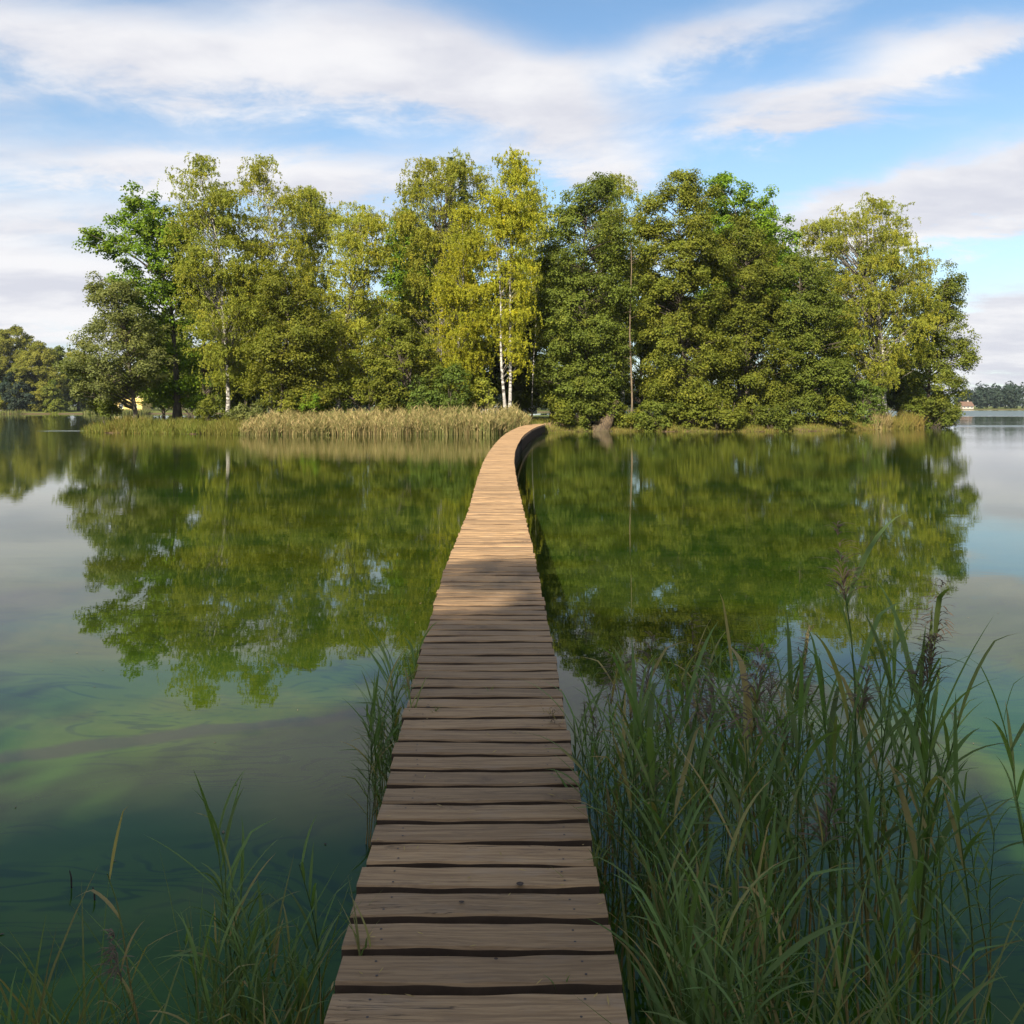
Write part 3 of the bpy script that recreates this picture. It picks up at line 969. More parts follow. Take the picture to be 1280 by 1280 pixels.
# --- bare pine trunk
x = (789 - 640) / F * 82.4
pine = empty('dead_pine', (x, 82.4, float(GH(x, 82.4))), 'tall thin bare pine trunk in front of the dark alders', 'tree')
tm = MB()
zs = [-.3, 1, 3, 6, 9, 12, 15, 17.6]
tm.tube([(x + .10 * math.sin(z * .5) - .004 * z, 82.4, z) for z in zs], [.12, .09, .085, .08, .07, .055, .04, .02], 9)
rp = random.Random(4)
for q in range(22):
    z = rp.uniform(6, 17)
    a = rp.uniform(0, 2 * PI)
    L = rp.uniform(.25, 1.0)
    xo = x + .10 * math.sin(z * .5) - .004 * z
    tm.tube([(xo, 82.4, z), (xo + math.cos(a) * L, 82.4 + math.sin(a) * L, z + L * rp.uniform(-.2, .5))], [.028, .008], 4, cap=False)
tm.build('trunk', M['bark_pine'], pine, True)

# --- leaning root base at the right-hand shore
lean = empty('leaning_trunk', (8.0, 81.8, 0.0), 'reddish leaning trunk base at the water under the large dark alder', 'tree trunk')
lt = MB()
a, b = U(752, 538, 82), U(771, 502, 83)
lt.tube([a + Vector((-.2, 0, -.5)), a, a.lerp(b, .35) + Vector((.12, 0, 0)), a.lerp(b, .7) + Vector((.06, 0, 0)), b], [1.05, .85, .55, .36, .26], 12, flare=[.2, .2, .14, .08, .03])
lt.build('trunk', M['bark_red'], lean, True)
lr = MB()
for q in range(4):
    e = a + Vector((-1.1 + .75 * q, -.5, -.35))
    lr.tube([a + Vector((0, 0, .8)), a.lerp(e, .6) + Vector((0, 0, .25)), e], [.2, .15, .07], 6)
lr.build('roots', M['bark_red'], lean, True)

# --- shrubs along the island shore
SHRUBS = [('willow', 305, 75.5, 498, 542, 25, 'round grey-green sallow shrub at the left end of the tan reeds', 'willow', 'shrub'),
          ('shrub', 262, 77, 502, 535, 22, 'dark low bush beside the sallow shrub on the grassy bank', 'alder', 'shrub'),
          ('shrub', 565, 77, 460, 518, 28, 'glossy green dogwood bush behind the reeds under the yellow birch', 'shrub', 'shrub'),
          ('shrub', 525, 77.5, 470, 518, 24, 'green dogwood bush left of the glossiest bush behind the reeds', 'shrub', 'shrub'),
          ('shrub', 478, 77, 474, 516, 24, 'fresh green bush next to the picnic tables', 'alder', 'shrub'),
          ('shrub', 392, 77.5, 484, 520, 22, 'low yellow-green bush under the low olive alder', 'maple', 'shrub'),
          ('shrub', 604, 79, 474, 516, 18, 'yellow-green bush left of the twin white trunks', 'birch', 'shrub'),
          ('shrub', 1080, 89, 468, 533, 26, 'light green round bush below the spreading birch', 'shrub', 'shrub'),
          ('shrub', 785, 83, 508, 536, 20, 'low bush at the foot of the bare pine trunk', 'alder', 'shrub'),
          ('willow', 725, 82.5, 495, 533, 26, 'low leafy bough bush left of the leaning trunk base', 'alder_dark', 'shrub'),
          ('willow', 868, 82.5, 488, 537, 34, 'dense olive bush overhanging the water under the tallest alder', 'alder', 'shrub'),
          ('willow', 1012, 85, 495, 533, 30, 'dark bush hanging over the bank below the lower alder', 'alder_dark', 'shrub'),
          ('willow', 940, 83.5, 500, 532, 24, 'small olive bush on the bank below the oak tops', 'alder', 'shrub'),
          ('willow', 700, 80, 505, 531, 16, 'small low bush between the boardwalk end and the large dark alder', 'alder', 'shrub'),
          ('willow', 820, 81.2, 500, 537, 24, 'olive bush on the water edge right of the bare pine trunk', 'alder_dark', 'shrub'),
          ('willow', 905, 81.0, 498, 538, 26, 'broad bush trailing into the water below the olive alder', 'alder', 'shrub'),
          ('willow', 972, 81.8, 505, 537, 20, 'small dark bush trailing into the water left of the lower alder', 'alder_dark', 'shrub'),
          ('willow', 1052, 84.5, 500, 535, 22, 'olive bush at the water left of the light green round bush', 'alder', 'shrub'),
          ('shrub', 1165, 95, 496, 532, 30, 'dark bush touching the water at the right tip of the island', 'alder_dark', 'shrub'),
          ('shrub', 140, 79, 500, 524, 14, 'little dark bush at the foot of the leaning alder', 'alder_dark', 'shrub')]
for q, (kd, px, d, ty, by, hw, lab, mt, cat) in enumerate(SHRUBS):
    h = by - ty
    ptree(kd, 'shrub', px, d, [(ty, px - hw * .25, px + hw * .25), (ty + h * .2, px - hw * .75, px + hw * .7), (ty + h * .55, px - hw, px + hw), (by, px - hw * .85, px + hw * .85)],
          lab, cat=cat, mat=mt, seed=80 + q, trunk_r=.06, stems=3, dens=1.0, yellow=.15, depth=.75)

UNDER = [(235, 108), (300, 112), (365, 118), (430, 122), (520, 112), (590, 116), (700, 122), (760, 118), (830, 108), (880, 104), (960, 106), (1040, 104), (1110, 110), (665, 128)]
for q, (px, d) in enumerate(UNDER):
    hw = 34
    by = 506
    ty = 462 + (q * 7) % 18
    ptree('shrub', 'shrub', px, d, [(ty, px - 10, px + 10), (ty + 10, px - hw * .8, px + hw * .8), (ty + 24, px - hw, px + hw), (by, px - hw, px + hw)],
          'shaded bush in the undergrowth at the back of the island', cat='shrub', group='undergrowth at the back of the island', mat='alder_dark', seed=400 + q, trunk_r=.07, stems=3,
          dens=.45, leaf=1.6, yellow=.05, depth=.5)

# ------------------------------------------------------------------ trees behind the camera: their shade lies on the near planks and reeds
HOME = []
SH = Vector((SDIR.x, SDIR.y, 0)).normalized()
for k, h in ((-4, 18.0), (-3, 19.5), (-2, 21.5), (-1, 18.5), (0, 22.0), (1, 19.0), (2, 21.5), (3, 19.0), (4, 21.0), (5, 19.5)):
    p = Vector((-.3, 5.0, 0)) + SH * (25.5 + (k % 2) * 2.0) + Vector((-SH.y, SH.x, 0)) * (-k * -3.7)
    HOME.append((p.x, p.y, h - 1.2, 4.3))
for k, h in enumerate((11.5, 12.5, 13.0, 12.0, 13.5, 12.5, 13.0, 12.0)):
    p = Vector((-.3, 5.0, 0)) + SH * (18.0 + (k % 2) * 1.5) + Vector((-SH.y, SH.x, 0)) * ((k - 3.5) * 3.7)
    HOME.append((p.x, p.y, h, 3.2))
HL = ['young home bank tree at the left end of its row behind the camera', 'home bank tree next to the young one behind the camera', 'tall home bank tree, third from the left end of its row', 'home bank tree, fourth from the left end of its row',
      'tallest tree in the middle of the home bank row', 'home bank tree just right of the tallest', 'tall home bank tree, fourth from the right end of its row', 'home bank tree second from the right end of the back row', 'home bank tree, third from the right end of the back row', 'home bank tree at the right end of the back row'] + ['low tree of the front home bank row, %s' % q for q in (
    'at its left end', 'second from its left end', 'left of its middle', 'right of its middle', 'right of its middle by the path', 'third from its right end', 'second from its right end', 'at its right end')]
for q, (x, y, h, w) in enumerate(HOME):
    tree('alder', 'home_bank_tree', x, y, [(h, x - .4, x + .4), (h * .93, x - w * .5, x + w * .45), (h * .8, x - w * .75, x + w * .8), (h * .6, x - w, x + w), (h * .35, x - w * .9, x + w * .9), (h * .2, x - w * .5, x + w * .5)],
         HL[q], seed=120 + q, trunk_r=.28, dens=.62 if h > 15 else .42, leaf=1.4, twig=.3)

# ------------------------------------------------------------------ far left shore
FARL = [(-30, 292, 400, 46, 'alder', 'olive round tree at the left edge on the far shore'), (18, 290, 412, 38, 'alder', 'tall olive tree on the far left shore beside the red-roofed house'),
        (48, 276, 428, 30, 'alder', 'mid green tree in front of the dark-timbered house'), (70, 285, 436, 22, 'maple', 'dark green round tree on the far left shore'),
        (22, 272, 462, 22, 'maple', 'small bluish tree at the water on the far left shore'), (98, 300, 438, 28, 'birch', 'yellow-topped tree on the far shore behind the small alder'),
        (130, 300, 450, 30, 'alder', 'olive tree on the far shore seen left of the small leaning alder trunk'), (-80, 300, 420, 46, 'alder', 'round far shore tree left of the view'),
        (172, 310, 440, 36, 'alder', 'far shore tree behind the yellow house'), (225, 315, 450, 36, 'alder', 'far shore tree right of the yellow house'),
        (66, 270, 478, 16, 'maple', 'low dark bush-like tree at the water beside the dark-timbered house')]
for q, (px, d, ty, hw, kd, lab) in enumerate(FARL):
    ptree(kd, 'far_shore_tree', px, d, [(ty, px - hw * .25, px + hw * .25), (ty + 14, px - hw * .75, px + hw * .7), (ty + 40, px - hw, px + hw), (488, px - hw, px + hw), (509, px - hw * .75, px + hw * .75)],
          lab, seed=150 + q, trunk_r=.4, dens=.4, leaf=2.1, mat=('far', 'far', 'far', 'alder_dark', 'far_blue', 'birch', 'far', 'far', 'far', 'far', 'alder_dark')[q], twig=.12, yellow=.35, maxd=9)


# ------------------------------------------------------------------ far forest, one mass on the horizon
def forest():
    r = np.random.default_rng(77)
    P, N, ti = [], [], []
    for x in np.repeat(np.arange(-300, 900, 6.0), 2):
        y = 266 + 330 * float(sstep(-40, 130, x)) + r.uniform(14, 60)
        if x < -60:
            y += 60
        h, w = r.uniform(13, 19), r.uniform(4.5, 7)
        z0 = float(GH(x, y))
        m = 420
        v = r.normal(size=(m, 3))
        v /= np.linalg.norm(v, axis=1, keepdims=True)
        q = r.random(m) ** .3
        p = v * q[:, None] * np.array([w, w, h * .5]) * (1 + .18 * np.sin(v[:, :1] * 5 + x) * np.cos(v[:, 2:] * 6))
        P.append(p + np.array([x + r.uniform(-3, 3), y, z0 + h * .5]))
        N.append(v + r.normal(size=(m, 3)) * .5 + np.array([0, 0, .4]))
        ti.append(r.normal(r.uniform(.25, .75), .15, m))
    P, N, ti = np.concatenate(P), np.concatenate(N), np.concatenate(ti)
    m = len(P)
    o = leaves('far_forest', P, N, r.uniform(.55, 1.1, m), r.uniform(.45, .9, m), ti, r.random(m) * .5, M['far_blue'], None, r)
    tag(o, 'dark blue-green forest along the far shore of the lake', 'forest', kind='stuff')


forest()


# ------------------------------------------------------------------ blades: reeds and grass in masses
def blades(name, P, H, W, lean, tint, age, mat, label, cat, seg=3, bend=1.0, parent=None, kind='stuff'):
    r = np.random.default_rng(len(P))
    n = len(P)
    a = r.random(n) * 2 * PI
    D2 = np.stack([np.cos(a), np.sin(a), np.zeros(n)], 1)
    fa = r.random(n) * PI
    S = np.stack([np.cos(fa), np.sin(fa), np.zeros(n)], 1)
    lv = []
    for k in range(seg + 1):
        u = k / seg
        c = P + np.array([0, 0, 1]) * (H * (u - .12 * lean * u * u))[:, None] + D2 * (H * lean * u ** (1 + bend))[:, None]
        w = (W * (1 - u) ** .6 * (.7 + .6 * min(1, u * 3)))[:, None] if k < seg else (W * .04)[:, None]
        lv.append(c - S * w)
        lv.append(c + S * w)
    V = np.stack(lv, 1).reshape(-1, 3)
    k2 = 2 * (seg + 1)
    b = (np.arange(n) * k2)[:, None]
    Fq = np.concatenate([b + np.array([[2 * k, 2 * k + 1, 2 * k + 3, 2 * k + 2]]) for k in range(seg)], 1).reshape(-1, 4)
    o = mesh_obj(name, V, Fq, mat, parent, fattrs={'tint': np.clip(np.repeat(tint, seg), 0, 1), 'age': np.clip(np.repeat(age, seg), 0, 1)})
    return tag(o, label, cat, kind=kind)


r = np.random.default_rng(9)
# tan reed bed in front of the island, left of the boardwalk
n = 15000
px = r.uniform(300, 662, n)
dd = 70.5 + 5.6 * r.random(n) ** 1.2 + .35 * np.sin(px * .11) + np.clip((px - 610) * .06, 0, 4)
P = np.stack([(px - 640) / F * dd, dd, np.zeros(n)], 1)
P[:, 2] = np.maximum(GH(P[:, 0], P[:, 1]), -.2)
sect = .5 + .5 * np.sin(px * .035 + 1.2) * np.cos(px * .013)
tall = np.interp(px, [310, 340, 450, 520, 600, 640, 662], [.8, 1.25, 1.45, 1.75, 1.95, 1.85, 1.0])
H = tall * r.uniform(.62, 1.15, n) * (.86 + .16 * np.sin(px * .31) * np.sin(px * .083 + 1) + .12 * np.sin(px * .71 + dd))
blades('reed_bed', P, H, np.full(n, .017), r.uniform(.02, .35, n), r.normal(.5, .2, n), np.clip(r.normal(.62, .3, n) - .35 * sect, 0, 1), M['reed_far'],
       'dense bed of tan dry reeds along the island shore left of the boardwalk', 'reed bed')
n2 = 26000                                            # their drooping leaves and plumes
k = r.integers(0, n, n2)
P2 = P[k] + np.stack([r.normal(0, .04, n2), r.normal(0, .04, n2), H[k] * r.uniform(.35, .98, n2)], 1)
blades('reed_plumes', P2, r.uniform(.15, .5, n2), r.uniform(.012, .032, n2), r.uniform(.4, 1.5, n2), r.normal(.6, .2, n2), np.clip(r.normal(.55, .25, n2), 0, 1), M['reed_far'],
       'plumes and drooping leaves over the tan reed bed', 'reed plumes', bend=.6)


def bank(name, px0, px1, n, off, hh, age, label, seed, mat='grass', w=.018, d_off=0.0):
    r = np.random.default_rng(seed)
    X = []
    xs = r.uniform(0, 1, n)
    pxx = px0 + (px1 - px0) * xs
    x = (pxx - 640) / F * 80
    for _ in range(4):
        y = np.interp(x, SHX, SHY) + d_off
        x = (pxx - 640) / F * y
    y = y + off * r.random(n) ** 1.3 - .6
    z = GH(x, y)
    P = np.stack([x, y, np.maximum(z, -.15)], 1)
    patch = .5 + .5 * np.sin(x * .9 + seed) * np.cos(x * .37)
    H = hh * r.uniform(.4, 1.15, n) * (.55 + .6 * patch)
    blades(name, P, H, np.full(n, w), r.uniform(.1, .6, n), r.normal(.5, .2, n), np.clip(r.normal(age, .2, n) + .3 * (patch - .5), 0, 1), M[mat], label, 'grass')


bank('bank_grass', 104, 312, 9000, 5.0, .95, .22, 'olive and rusty sedge on the left tip of the island', 1)
bank('bank_grass', 672, 1145, 12000, 3.0, .42, .35, 'green and rusty grass along the right shore of the island', 2)
bank('bank_grass', 1100, 1152, 3500, 4.0, 1.5, .55, 'tall golden grass below the dark alder at the right tip', 3)
bank('bank_reeds', 1092, 1112, 700, 2.0, 2.3, .75, 'pale dry reed patch below the spreading birch', 4, 'reed_far', .022)
bank('meadow_grass', 130, 1130, 16000, 22, .55, .2, 'mown green meadow grass under the island trees', 5, d_off=2.5)
n = 2600                                              # reeds in front of the far left shore
x = np.where(r.random(n) < .35, r.uniform(-190, -146, n), r.uniform(-128, -112, n))
y = 266 + 330 * sstep(-40, 130, x) + 6 * np.sin(x * .05) + 3 * np.sin(x * .17) + r.uniform(-3, 5, n)
blades('far_reed_bed', np.stack([x, y, np.zeros(n)], 1), r.uniform(.8, 1.8, n), np.full(n, .09), r.uniform(.02, .2, n), r.normal(.5, .2, n), r.random(n) * .3, M['reed_far'],
       'green reed strip along the far left shore', 'reeds')


# ------------------------------------------------------------------ small things on the island and the far shore
M['white'] = plain_mat('caravan_white', (0.78, 0.78, 0.76), 0.4, 0.5, 0.05)
M['glass'] = plain_mat('dark_window', (0.03, 0.035, 0.04), 0.08, 0.5, 0.05)
M['rubber'] = plain_mat('tyre_rubber', (0.03, 0.03, 0.03), 0.8, 0.3, 0.1)
M['yellow_wall'] = plain_mat('yellow_plaster', (0.62, 0.45, 0.16), 0.9, 0.2, 0.1)
M['red_tile'] = plain_mat('red_roof_tile', (0.26, 0.075, 0.04), 0.85, 0.2, 0.35, 2.0)
M['brown_board'] = plain_mat('brown_boarding', (0.12, 0.065, 0.045), 0.85, 0.2, 0.3, 2.0)
M['pale_wall'] = plain_mat('pale_plaster', (0.42, 0.36, 0.30), 0.9, 0.2, 0.12)
M['orange_tile'] = plain_mat('orange_roof_tile', (0.14, 0.085, 0.06), 0.85, 0.2, 0.3, 1.0)


def caravan(px, d, L, label):
    p = U(px, 505, d)
    z0 = float(GH(p.x, d))
    root = empty('caravan', (p.x, d, z0), label, 'caravan', 'caravans parked on the meadow')
    b = MB()
    prof = [(-L / 2, .45), (L / 2, .45), (L / 2, 1.5), (L / 2 - .35, 2.45), (-L / 2 + .5, 2.45), (-L / 2, 1.7)]
    for (s0, s1) in ((0, 1),):
        i = 0
        vs = [(p.x + a, d - 1.05, z0 + z) for a, z in prof] + [(p.x + a, d + 1.05, z0 + z) for a, z in prof]
        n = len(prof)
        b.v += vs
        b.a += [.5] * len(vs)
        b.f += [(k, (k + 1) % n, n + (k + 1) % n, n + k) for k in range(n)] + [tuple(range(n))[::-1], tuple(range(n, 2 * n))]
    b.build('body', M['white'], root)
    for cxw in (-L * .22, L * .18):
        w = MB()
        w.box((p.x + cxw, d - 1.055, z0 + 1.65), (L * .24, .02, .55))
        w.build('window', M['glass'], root)
    for cxw in (-.1, L * .14):
        w = MB()
        w.tube([(p.x + cxw, d - 1.0, z0 + .33), (p.x + cxw, d - .8, z0 + .33)], [.33, .33], 14)
        w.build('wheel', M['rubber'], root, True)
    w = MB()
    w.tube([(p.x - L / 2, d, z0 + .5), (p.x - L / 2 - 1.1, d, z0 + .5)], [.05, .05], 6)
    w.build('tow_bar', M['nail'], root)


caravan(604, 128, 4.4, 'white caravan left of the twin white birch trunks')
caravan(651, 132, 4.8, 'white caravan just right of the twin white birch trunks')


def picnic(px, d, label, rot):
    x = (px - 640) / F * d
    z0 = float(GH(x, d))
    root = empty('picnic_table', (x, d, z0), label, 'picnic table')
    root.rotation_euler = (0, 0, rot)
    root['_o'] = (0.0, 0.0, 0.0)
    a = MB()
    for k in range(5):
        a.box((0, -.30 + .15 * k, .76), (1.9, .135, .045), a=.4)
    a.build('table_top', M['wood_dark'], root)
    for s in (-1, 1):
        b = MB()
        for k in (0, 1):
            b.box((0, s * (.68 + .15 * k), .46), (1.9, .135, .045), a=.4)
        b.build('bench', M['wood_dark'], root)
    for s in (-1, 1):
        b = MB()
        for q in (-1, 1):
            b.tube([(s * .7, q * .7, 0), (s * .7, q * .22, .73)], [.05, .05], 4)
        b.box((s * .75, 0, .41), (.045, 1.55, .09))
        b.build('leg_frame', M['wood_dark'], root)
    del root['_o']


picnic(437, 79.5, 'dark wooden picnic table beside the birch trunk behind the reeds', .15)
picnic(468, 82.4, 'dark wooden picnic table nearer the green bushes', -.1)


def house(px, d, w, dep, hw, hr, wall, roof, label, name='house', rot=0.0, nwin=3):
    x = (px - 640) / F * d
    z0 = float(GH(x, d)) - .1
    root = empty(name, (x, d, z0), label, 'house')
    root.rotation_euler = (0, 0, rot)
    root['_o'] = (0.0, 0.0, 0.0)
    b = MB()
    b.box((0, 0, hw / 2), (w, dep, hw))
    b.prism([(-dep / 2, hw), (dep / 2, hw), (0, hw + hr * .95)], (-w / 2, w / 2))
    b.build('wall', wall, root)
    rf = MB()
    for s in (-1, 1):
        e = s * (dep / 2 + .5)
        k = hr / (dep / 2)
        pr = [(e, hw - .5 * k + .02), (0, hw + hr + .02), (0, hw + hr + .2), (e, hw - .5 * k + .2)]
        rf.prism(pr if s < 0 else pr[::-1], (-w / 2 - .4, w / 2 + .4))
    ro = rf.build('roof', roof, root)
    c = MB()
    c.box((w * .2, 0, hw + hr + .3), (.7, .7, 1.4))
    c.build('chimney', M['pale_wall'], ro) if False else c.build('chimney', M['pale_wall'], root)
    for k in range(nwin):
        xw = -w / 2 + w * (k + .5) / nwin
        fr = MB()
        fr.box((xw, -dep / 2 - .02, hw * .52), (1.3, .06, 1.5))
        fr.build('window', M['white'], root)
        g = MB()
        for s in (-1, 1):
            g.box((xw + s * .31, -dep / 2 - .06, hw * .52), (.5, .03, 1.25))
        g.build('pane', M['glass'], root)
    del root['_o']


house(-4, 300, 11, 8, 3.0, 3.2, M['pale_wall'], M['red_tile'], 'red-roofed house at the left edge on the far shore', nwin=3)
house(54, 296, 12, 8, 3.4, 3.0, M['brown_board'], M['red_tile'], 'brown timber house with pale windows between the far left trees', nwin=5)
house(166, 285, 9, 7, 3.2, .9, M['yellow_wall'], M['yellow_wall'], 'yellow building beside the leaning alder trunk', nwin=2)
house(1207, 603, 7.5, 6.5, 2.4, 2.6, M['pale_wall'], M['orange_tile'], 'house with orange roof at the edge of the far right forest', nwin=3)


# ------------------------------------------------------------------ near reeds
def strip(V, Fc, ti, ag, pts, widths, side, tint, age, fold=.25):
    """a leaf blade folded along its midrib"""
    i = len(V)
    n = len(pts)
    for k in range(n):
        dr = (pts[min(k + 1, n - 1)] - pts[max(k - 1, 0)]).normalized()
        s = (side - dr * side.dot(dr)).normalized()
        up = s.cross(dr)
        w = widths[k]
        V += [tuple(pts[k] - s * w + up * w * fold), tuple(pts[k]), tuple(pts[k] + s * w + up * w * fold)]
    for k in range(n - 1):
        b = i + 3 * k
        Fc += [(b, b + 1, b + 4, b + 3), (b + 1, b + 2, b + 5, b + 4)]
        u = k / (n - 1)
        a = min(1, max(0, age + (.5 if u > .86 and age > .12 else 0)))
        ti += [tint, min(1, tint + .08)]
        ag += [a, a]


def reed(seed, H, head=False, dry=0.0, nleaf=9, lean=.1, ll=.42):
    rr = random.Random(seed)
    az0 = rr.uniform(0, 2 * PI)
    ld = Vector((math.cos(az0), math.sin(az0), 0))
    st = lambda u: ld * (lean * H * u * u) + Vector((.008 * math.sin(u * 9 + seed), .008 * math.cos(u * 7), H * (u - .10 * lean * u * u)))
    sv = MB()
    us = [k / 9 for k in range(10)]
    sv.tube([st(u) - Vector((0, 0, .3 if u == 0 else 0)) for u in us], [.0050 * (1 - .65 * u) for u in us], 5)
    ages = []
    me = sv
    nf = len(sv.f)
    zc = [np.mean([sv.v[j][2] for j in f]) for f in sv.f]
    rootv = np.array(sv.v)
    so = mesh_obj('reed', rootv, sv.f, M['reed'], None, fattrs={'tint': np.full(nf, .5) + np.random.default_rng(seed).normal(0, .1, nf),
                                                               'age': np.clip(dry + .95 * (1 - np.array(zc) / (H * .55)), 0, 1)})
    V, Fc, ti, ag = [], [], [], []
    a = rr.uniform(0, 6.28)
    for k in range(nleaf):
        u = .22 + .74 * (k + rr.uniform(-.2, .2)) / max(1, nleaf - 1)
        u = min(.985, max(.12, u))
        p = st(u)
        a += PI + rr.uniform(-.5, .5)
        out = Vector((math.cos(a), math.sin(a), 0))
        tilt = math.radians(rr.uniform(14, 40) if u < .85 else rr.uniform(6, 26))
        L = ll * rr.uniform(.65, 1.2) * (1 if u > .3 else .7)
        droop = rr.uniform(.15, .9) * (1.2 if dry > .4 else 1)
        dr = out * math.sin(tilt) + Vector((0, 0, math.cos(tilt)))
        pts, q = [], p.copy()
        ns = 8
        kink = rr.uniform(.4, .8) if rr.random() < .22 else 9
        for s in range(ns + 1):
            pts.append(q.copy())
            dr = (dr + out * (droop * .10) - Vector((0, 0, droop * .26 * (s / ns)))).normalized()
            if s / ns > kink:
                dr = (dr - Vector((0, 0, .55))).normalized()
                kink = 9
            q = q + dr * (L / ns)
        wd = rr.uniform(.0062, .0112) * (L / .42) ** .5
        prof = [.35, .75, .95, 1, .95, .82, .6, .33, .03]
        side = out.cross(Vector((0, 0, 1))) + Vector((0, 0, rr.uniform(-.35, .35)))
        age = dry + (rr.uniform(.2, .9) if rr.random() < (.3 if u < .4 else .04) else rr.uniform(0, .12))
        strip(V, Fc, ti, ag, pts, [wd * f for f in prof], side, min(1, max(0, rr.gauss(.5, .17))), min(1, age))
    mesh_obj('foliage', np.array(V), Fc, M['reed'], so, fattrs={'tint': ti, 'age': ag}, smooth=True)
    if head:
        V, Fc, ti, ag = [], [], [], []
        top = st(1.0)
        L0 = rr.uniform(.20, .30)
        dirn = rr.uniform(0, 6.28)
        for k in range(64):
            u = rr.random() ** 1.2
            p = top + Vector((0, 0, -.02 + L0 * .8 * u)) + ld * .03 * u
            an = dirn + rr.gauss(0, 1.1)
            out = Vector((math.cos(an), math.sin(an), 0))
            L = rr.uniform(.05, .14) * (1.1 - .6 * u)
            dr = (out * rr.uniform(.35, .8) + Vector((0, 0, 1))).normalized()
            pts, q = [], p.copy()
            for s in range(5):
                pts.append(q.copy())
                dr = (dr + out * .2 - Vector((0, 0, .30))).normalized()
                q = q + dr * L / 4
            strip(V, Fc, ti, ag, pts, [.0008, .0016, .0030, .0027, .0006], out.cross(Vector((0, 0, 1))), rr.uniform(.2, .8), rr.uniform(0, .45), .1)
        mesh_obj('seed_head', np.array(V), Fc, M['reed_head'], so, fattrs={'tint': ti, 'age': ag})
    return so


def place(proto, loc, rz, s, label, group=None, first=[None]):
    used = proto.get('_used')
    if used:
        o = proto.copy()
        COL.objects.link(o)
        for ch in proto.children:
            c = ch.copy()
            COL.objects.link(c)
            c.parent = o
    else:
        o = proto
        o['_used'] = 1
        PROTOS.append(o)
    for key in ('label', 'category', 'group'):
        if key in o:
            del o[key]
    o.location = loc
    o.rotation_euler = (rnd.gauss(0, .05), rnd.gauss(0, .05), rz)
    o.scale = (s, s, s)
    tag(o, label, 'reed', group)
    return o


PROTOS = []
GREEN = [reed(200 + k, 1.0 + .02 * (k % 4), False, 0.0, 10 + k % 4, .05 + .025 * (k % 5), .34 + .03 * (k % 3)) for k in range(12)]
HEADS = [reed(230 + k, 1.15, True, 0.02, 8 + k % 3, .06 + .03 * (k % 3), .36) for k in range(5)]
DRY = [reed(250 + k, .85, k % 2 == 0, .75, 4 + k % 3, .10 + .05 * (k % 3), .26) for k in range(5)]
SPRIG = [reed(270 + k, .55, False, .05, 7, .12 + .05 * k, .26) for k in range(4)]

# right-hand bed: top height over the water for each bearing, from the outline of the bed in the photograph
TOPPX = [700, 725, 760, 810, 870, 905, 950, 1000, 1040, 1085, 1120, 1150, 1180, 1215, 1245]
TOPPY = [905, 850, 800, 775, 760, 735, 765, 770, 775, 705, 715, 740, 860, 900, 930]
cnt = 0
tries = 0
rnd = random.Random(31)
while cnt < 200 and tries < 6000:
    tries += 1
    d = rnd.uniform(2.35, 5.0)
    px = rnd.uniform(690, 1240)
    x = (px - 640) / F * d
    er = edges(d)[1]
    if x < er + 0.03:
        continue
    if d > 4.1 and px > 1010 and rnd.random() < .72:
        continue
    if px > 1000 and rnd.random() < .52:
        continue
    if px > 1205 and (d < 2.6 or rnd.random() < .6):
        continue
    if x - er < .14 and rnd.random() < .3:
        continue
    topy = float(np.interp(px, TOPPX, TOPPY)) + abs(rnd.gauss(0, 70)) + 12
    if d < 3.1:
        topy += rnd.uniform(120, 380)
    zt = HC - (topy - Y0) / F * d
    if zt < .35:
        continue
    u = rnd.random()
    head = u < .17 and d > 3.3
    dry = u > .875
    pr = rnd.choice(HEADS if head else DRY if dry else GREEN)
    h0 = (1.46 if head else .95 if dry else 1.30)
    s = min(1.75, max(.5, zt / h0))
    if head:
        lab, grp = 'green reed with brown feathery seed head in the bed right of the boardwalk', 'flowering reeds right of the boardwalk'
    elif dry:
        lab, grp = 'dry tan reed stalk among the green reeds right of the boardwalk', 'dry reeds right of the boardwalk'
    else:
        lab, grp = 'leafy green reed without seed head in the bed right of the boardwalk', 'green reeds right of the boardwalk'
    place(pr, (x, d, 0 if d > 2.0 else .05), rnd.uniform(0, 6.28), s, lab, grp)
    cnt += 1
# singled-out reeds
def at_top(proto, px, topy, d, h0, lab, grp=None):
    zt = HC - (topy - Y0) / F * d
    return place(proto, ((px - 640) / F * d, d, 0), rnd.uniform(0, 6.28), zt / h0, lab, grp)


at_top(HEADS[0], 1082, 655, 3.5, 1.36, 'tallest reed of all, its dark plume standing clear above the right-hand bed')
at_top(HEADS[1], 1150, 715, 3.6, 1.36, 'reed with an open drooping plume right of the tallest reed')
at_top(GREEN[2], 1092, 735, 4.0, 1.28, 'broad-leaved reed just below the tallest plume')
at_top(GREEN[5], 1222, 880, 3.2, 1.28, 'upright green reed at the right rim of the bed')
at_top(GREEN[7], 1296, 830, 3.6, 1.28, 'reed leaning in from the right edge of the view')
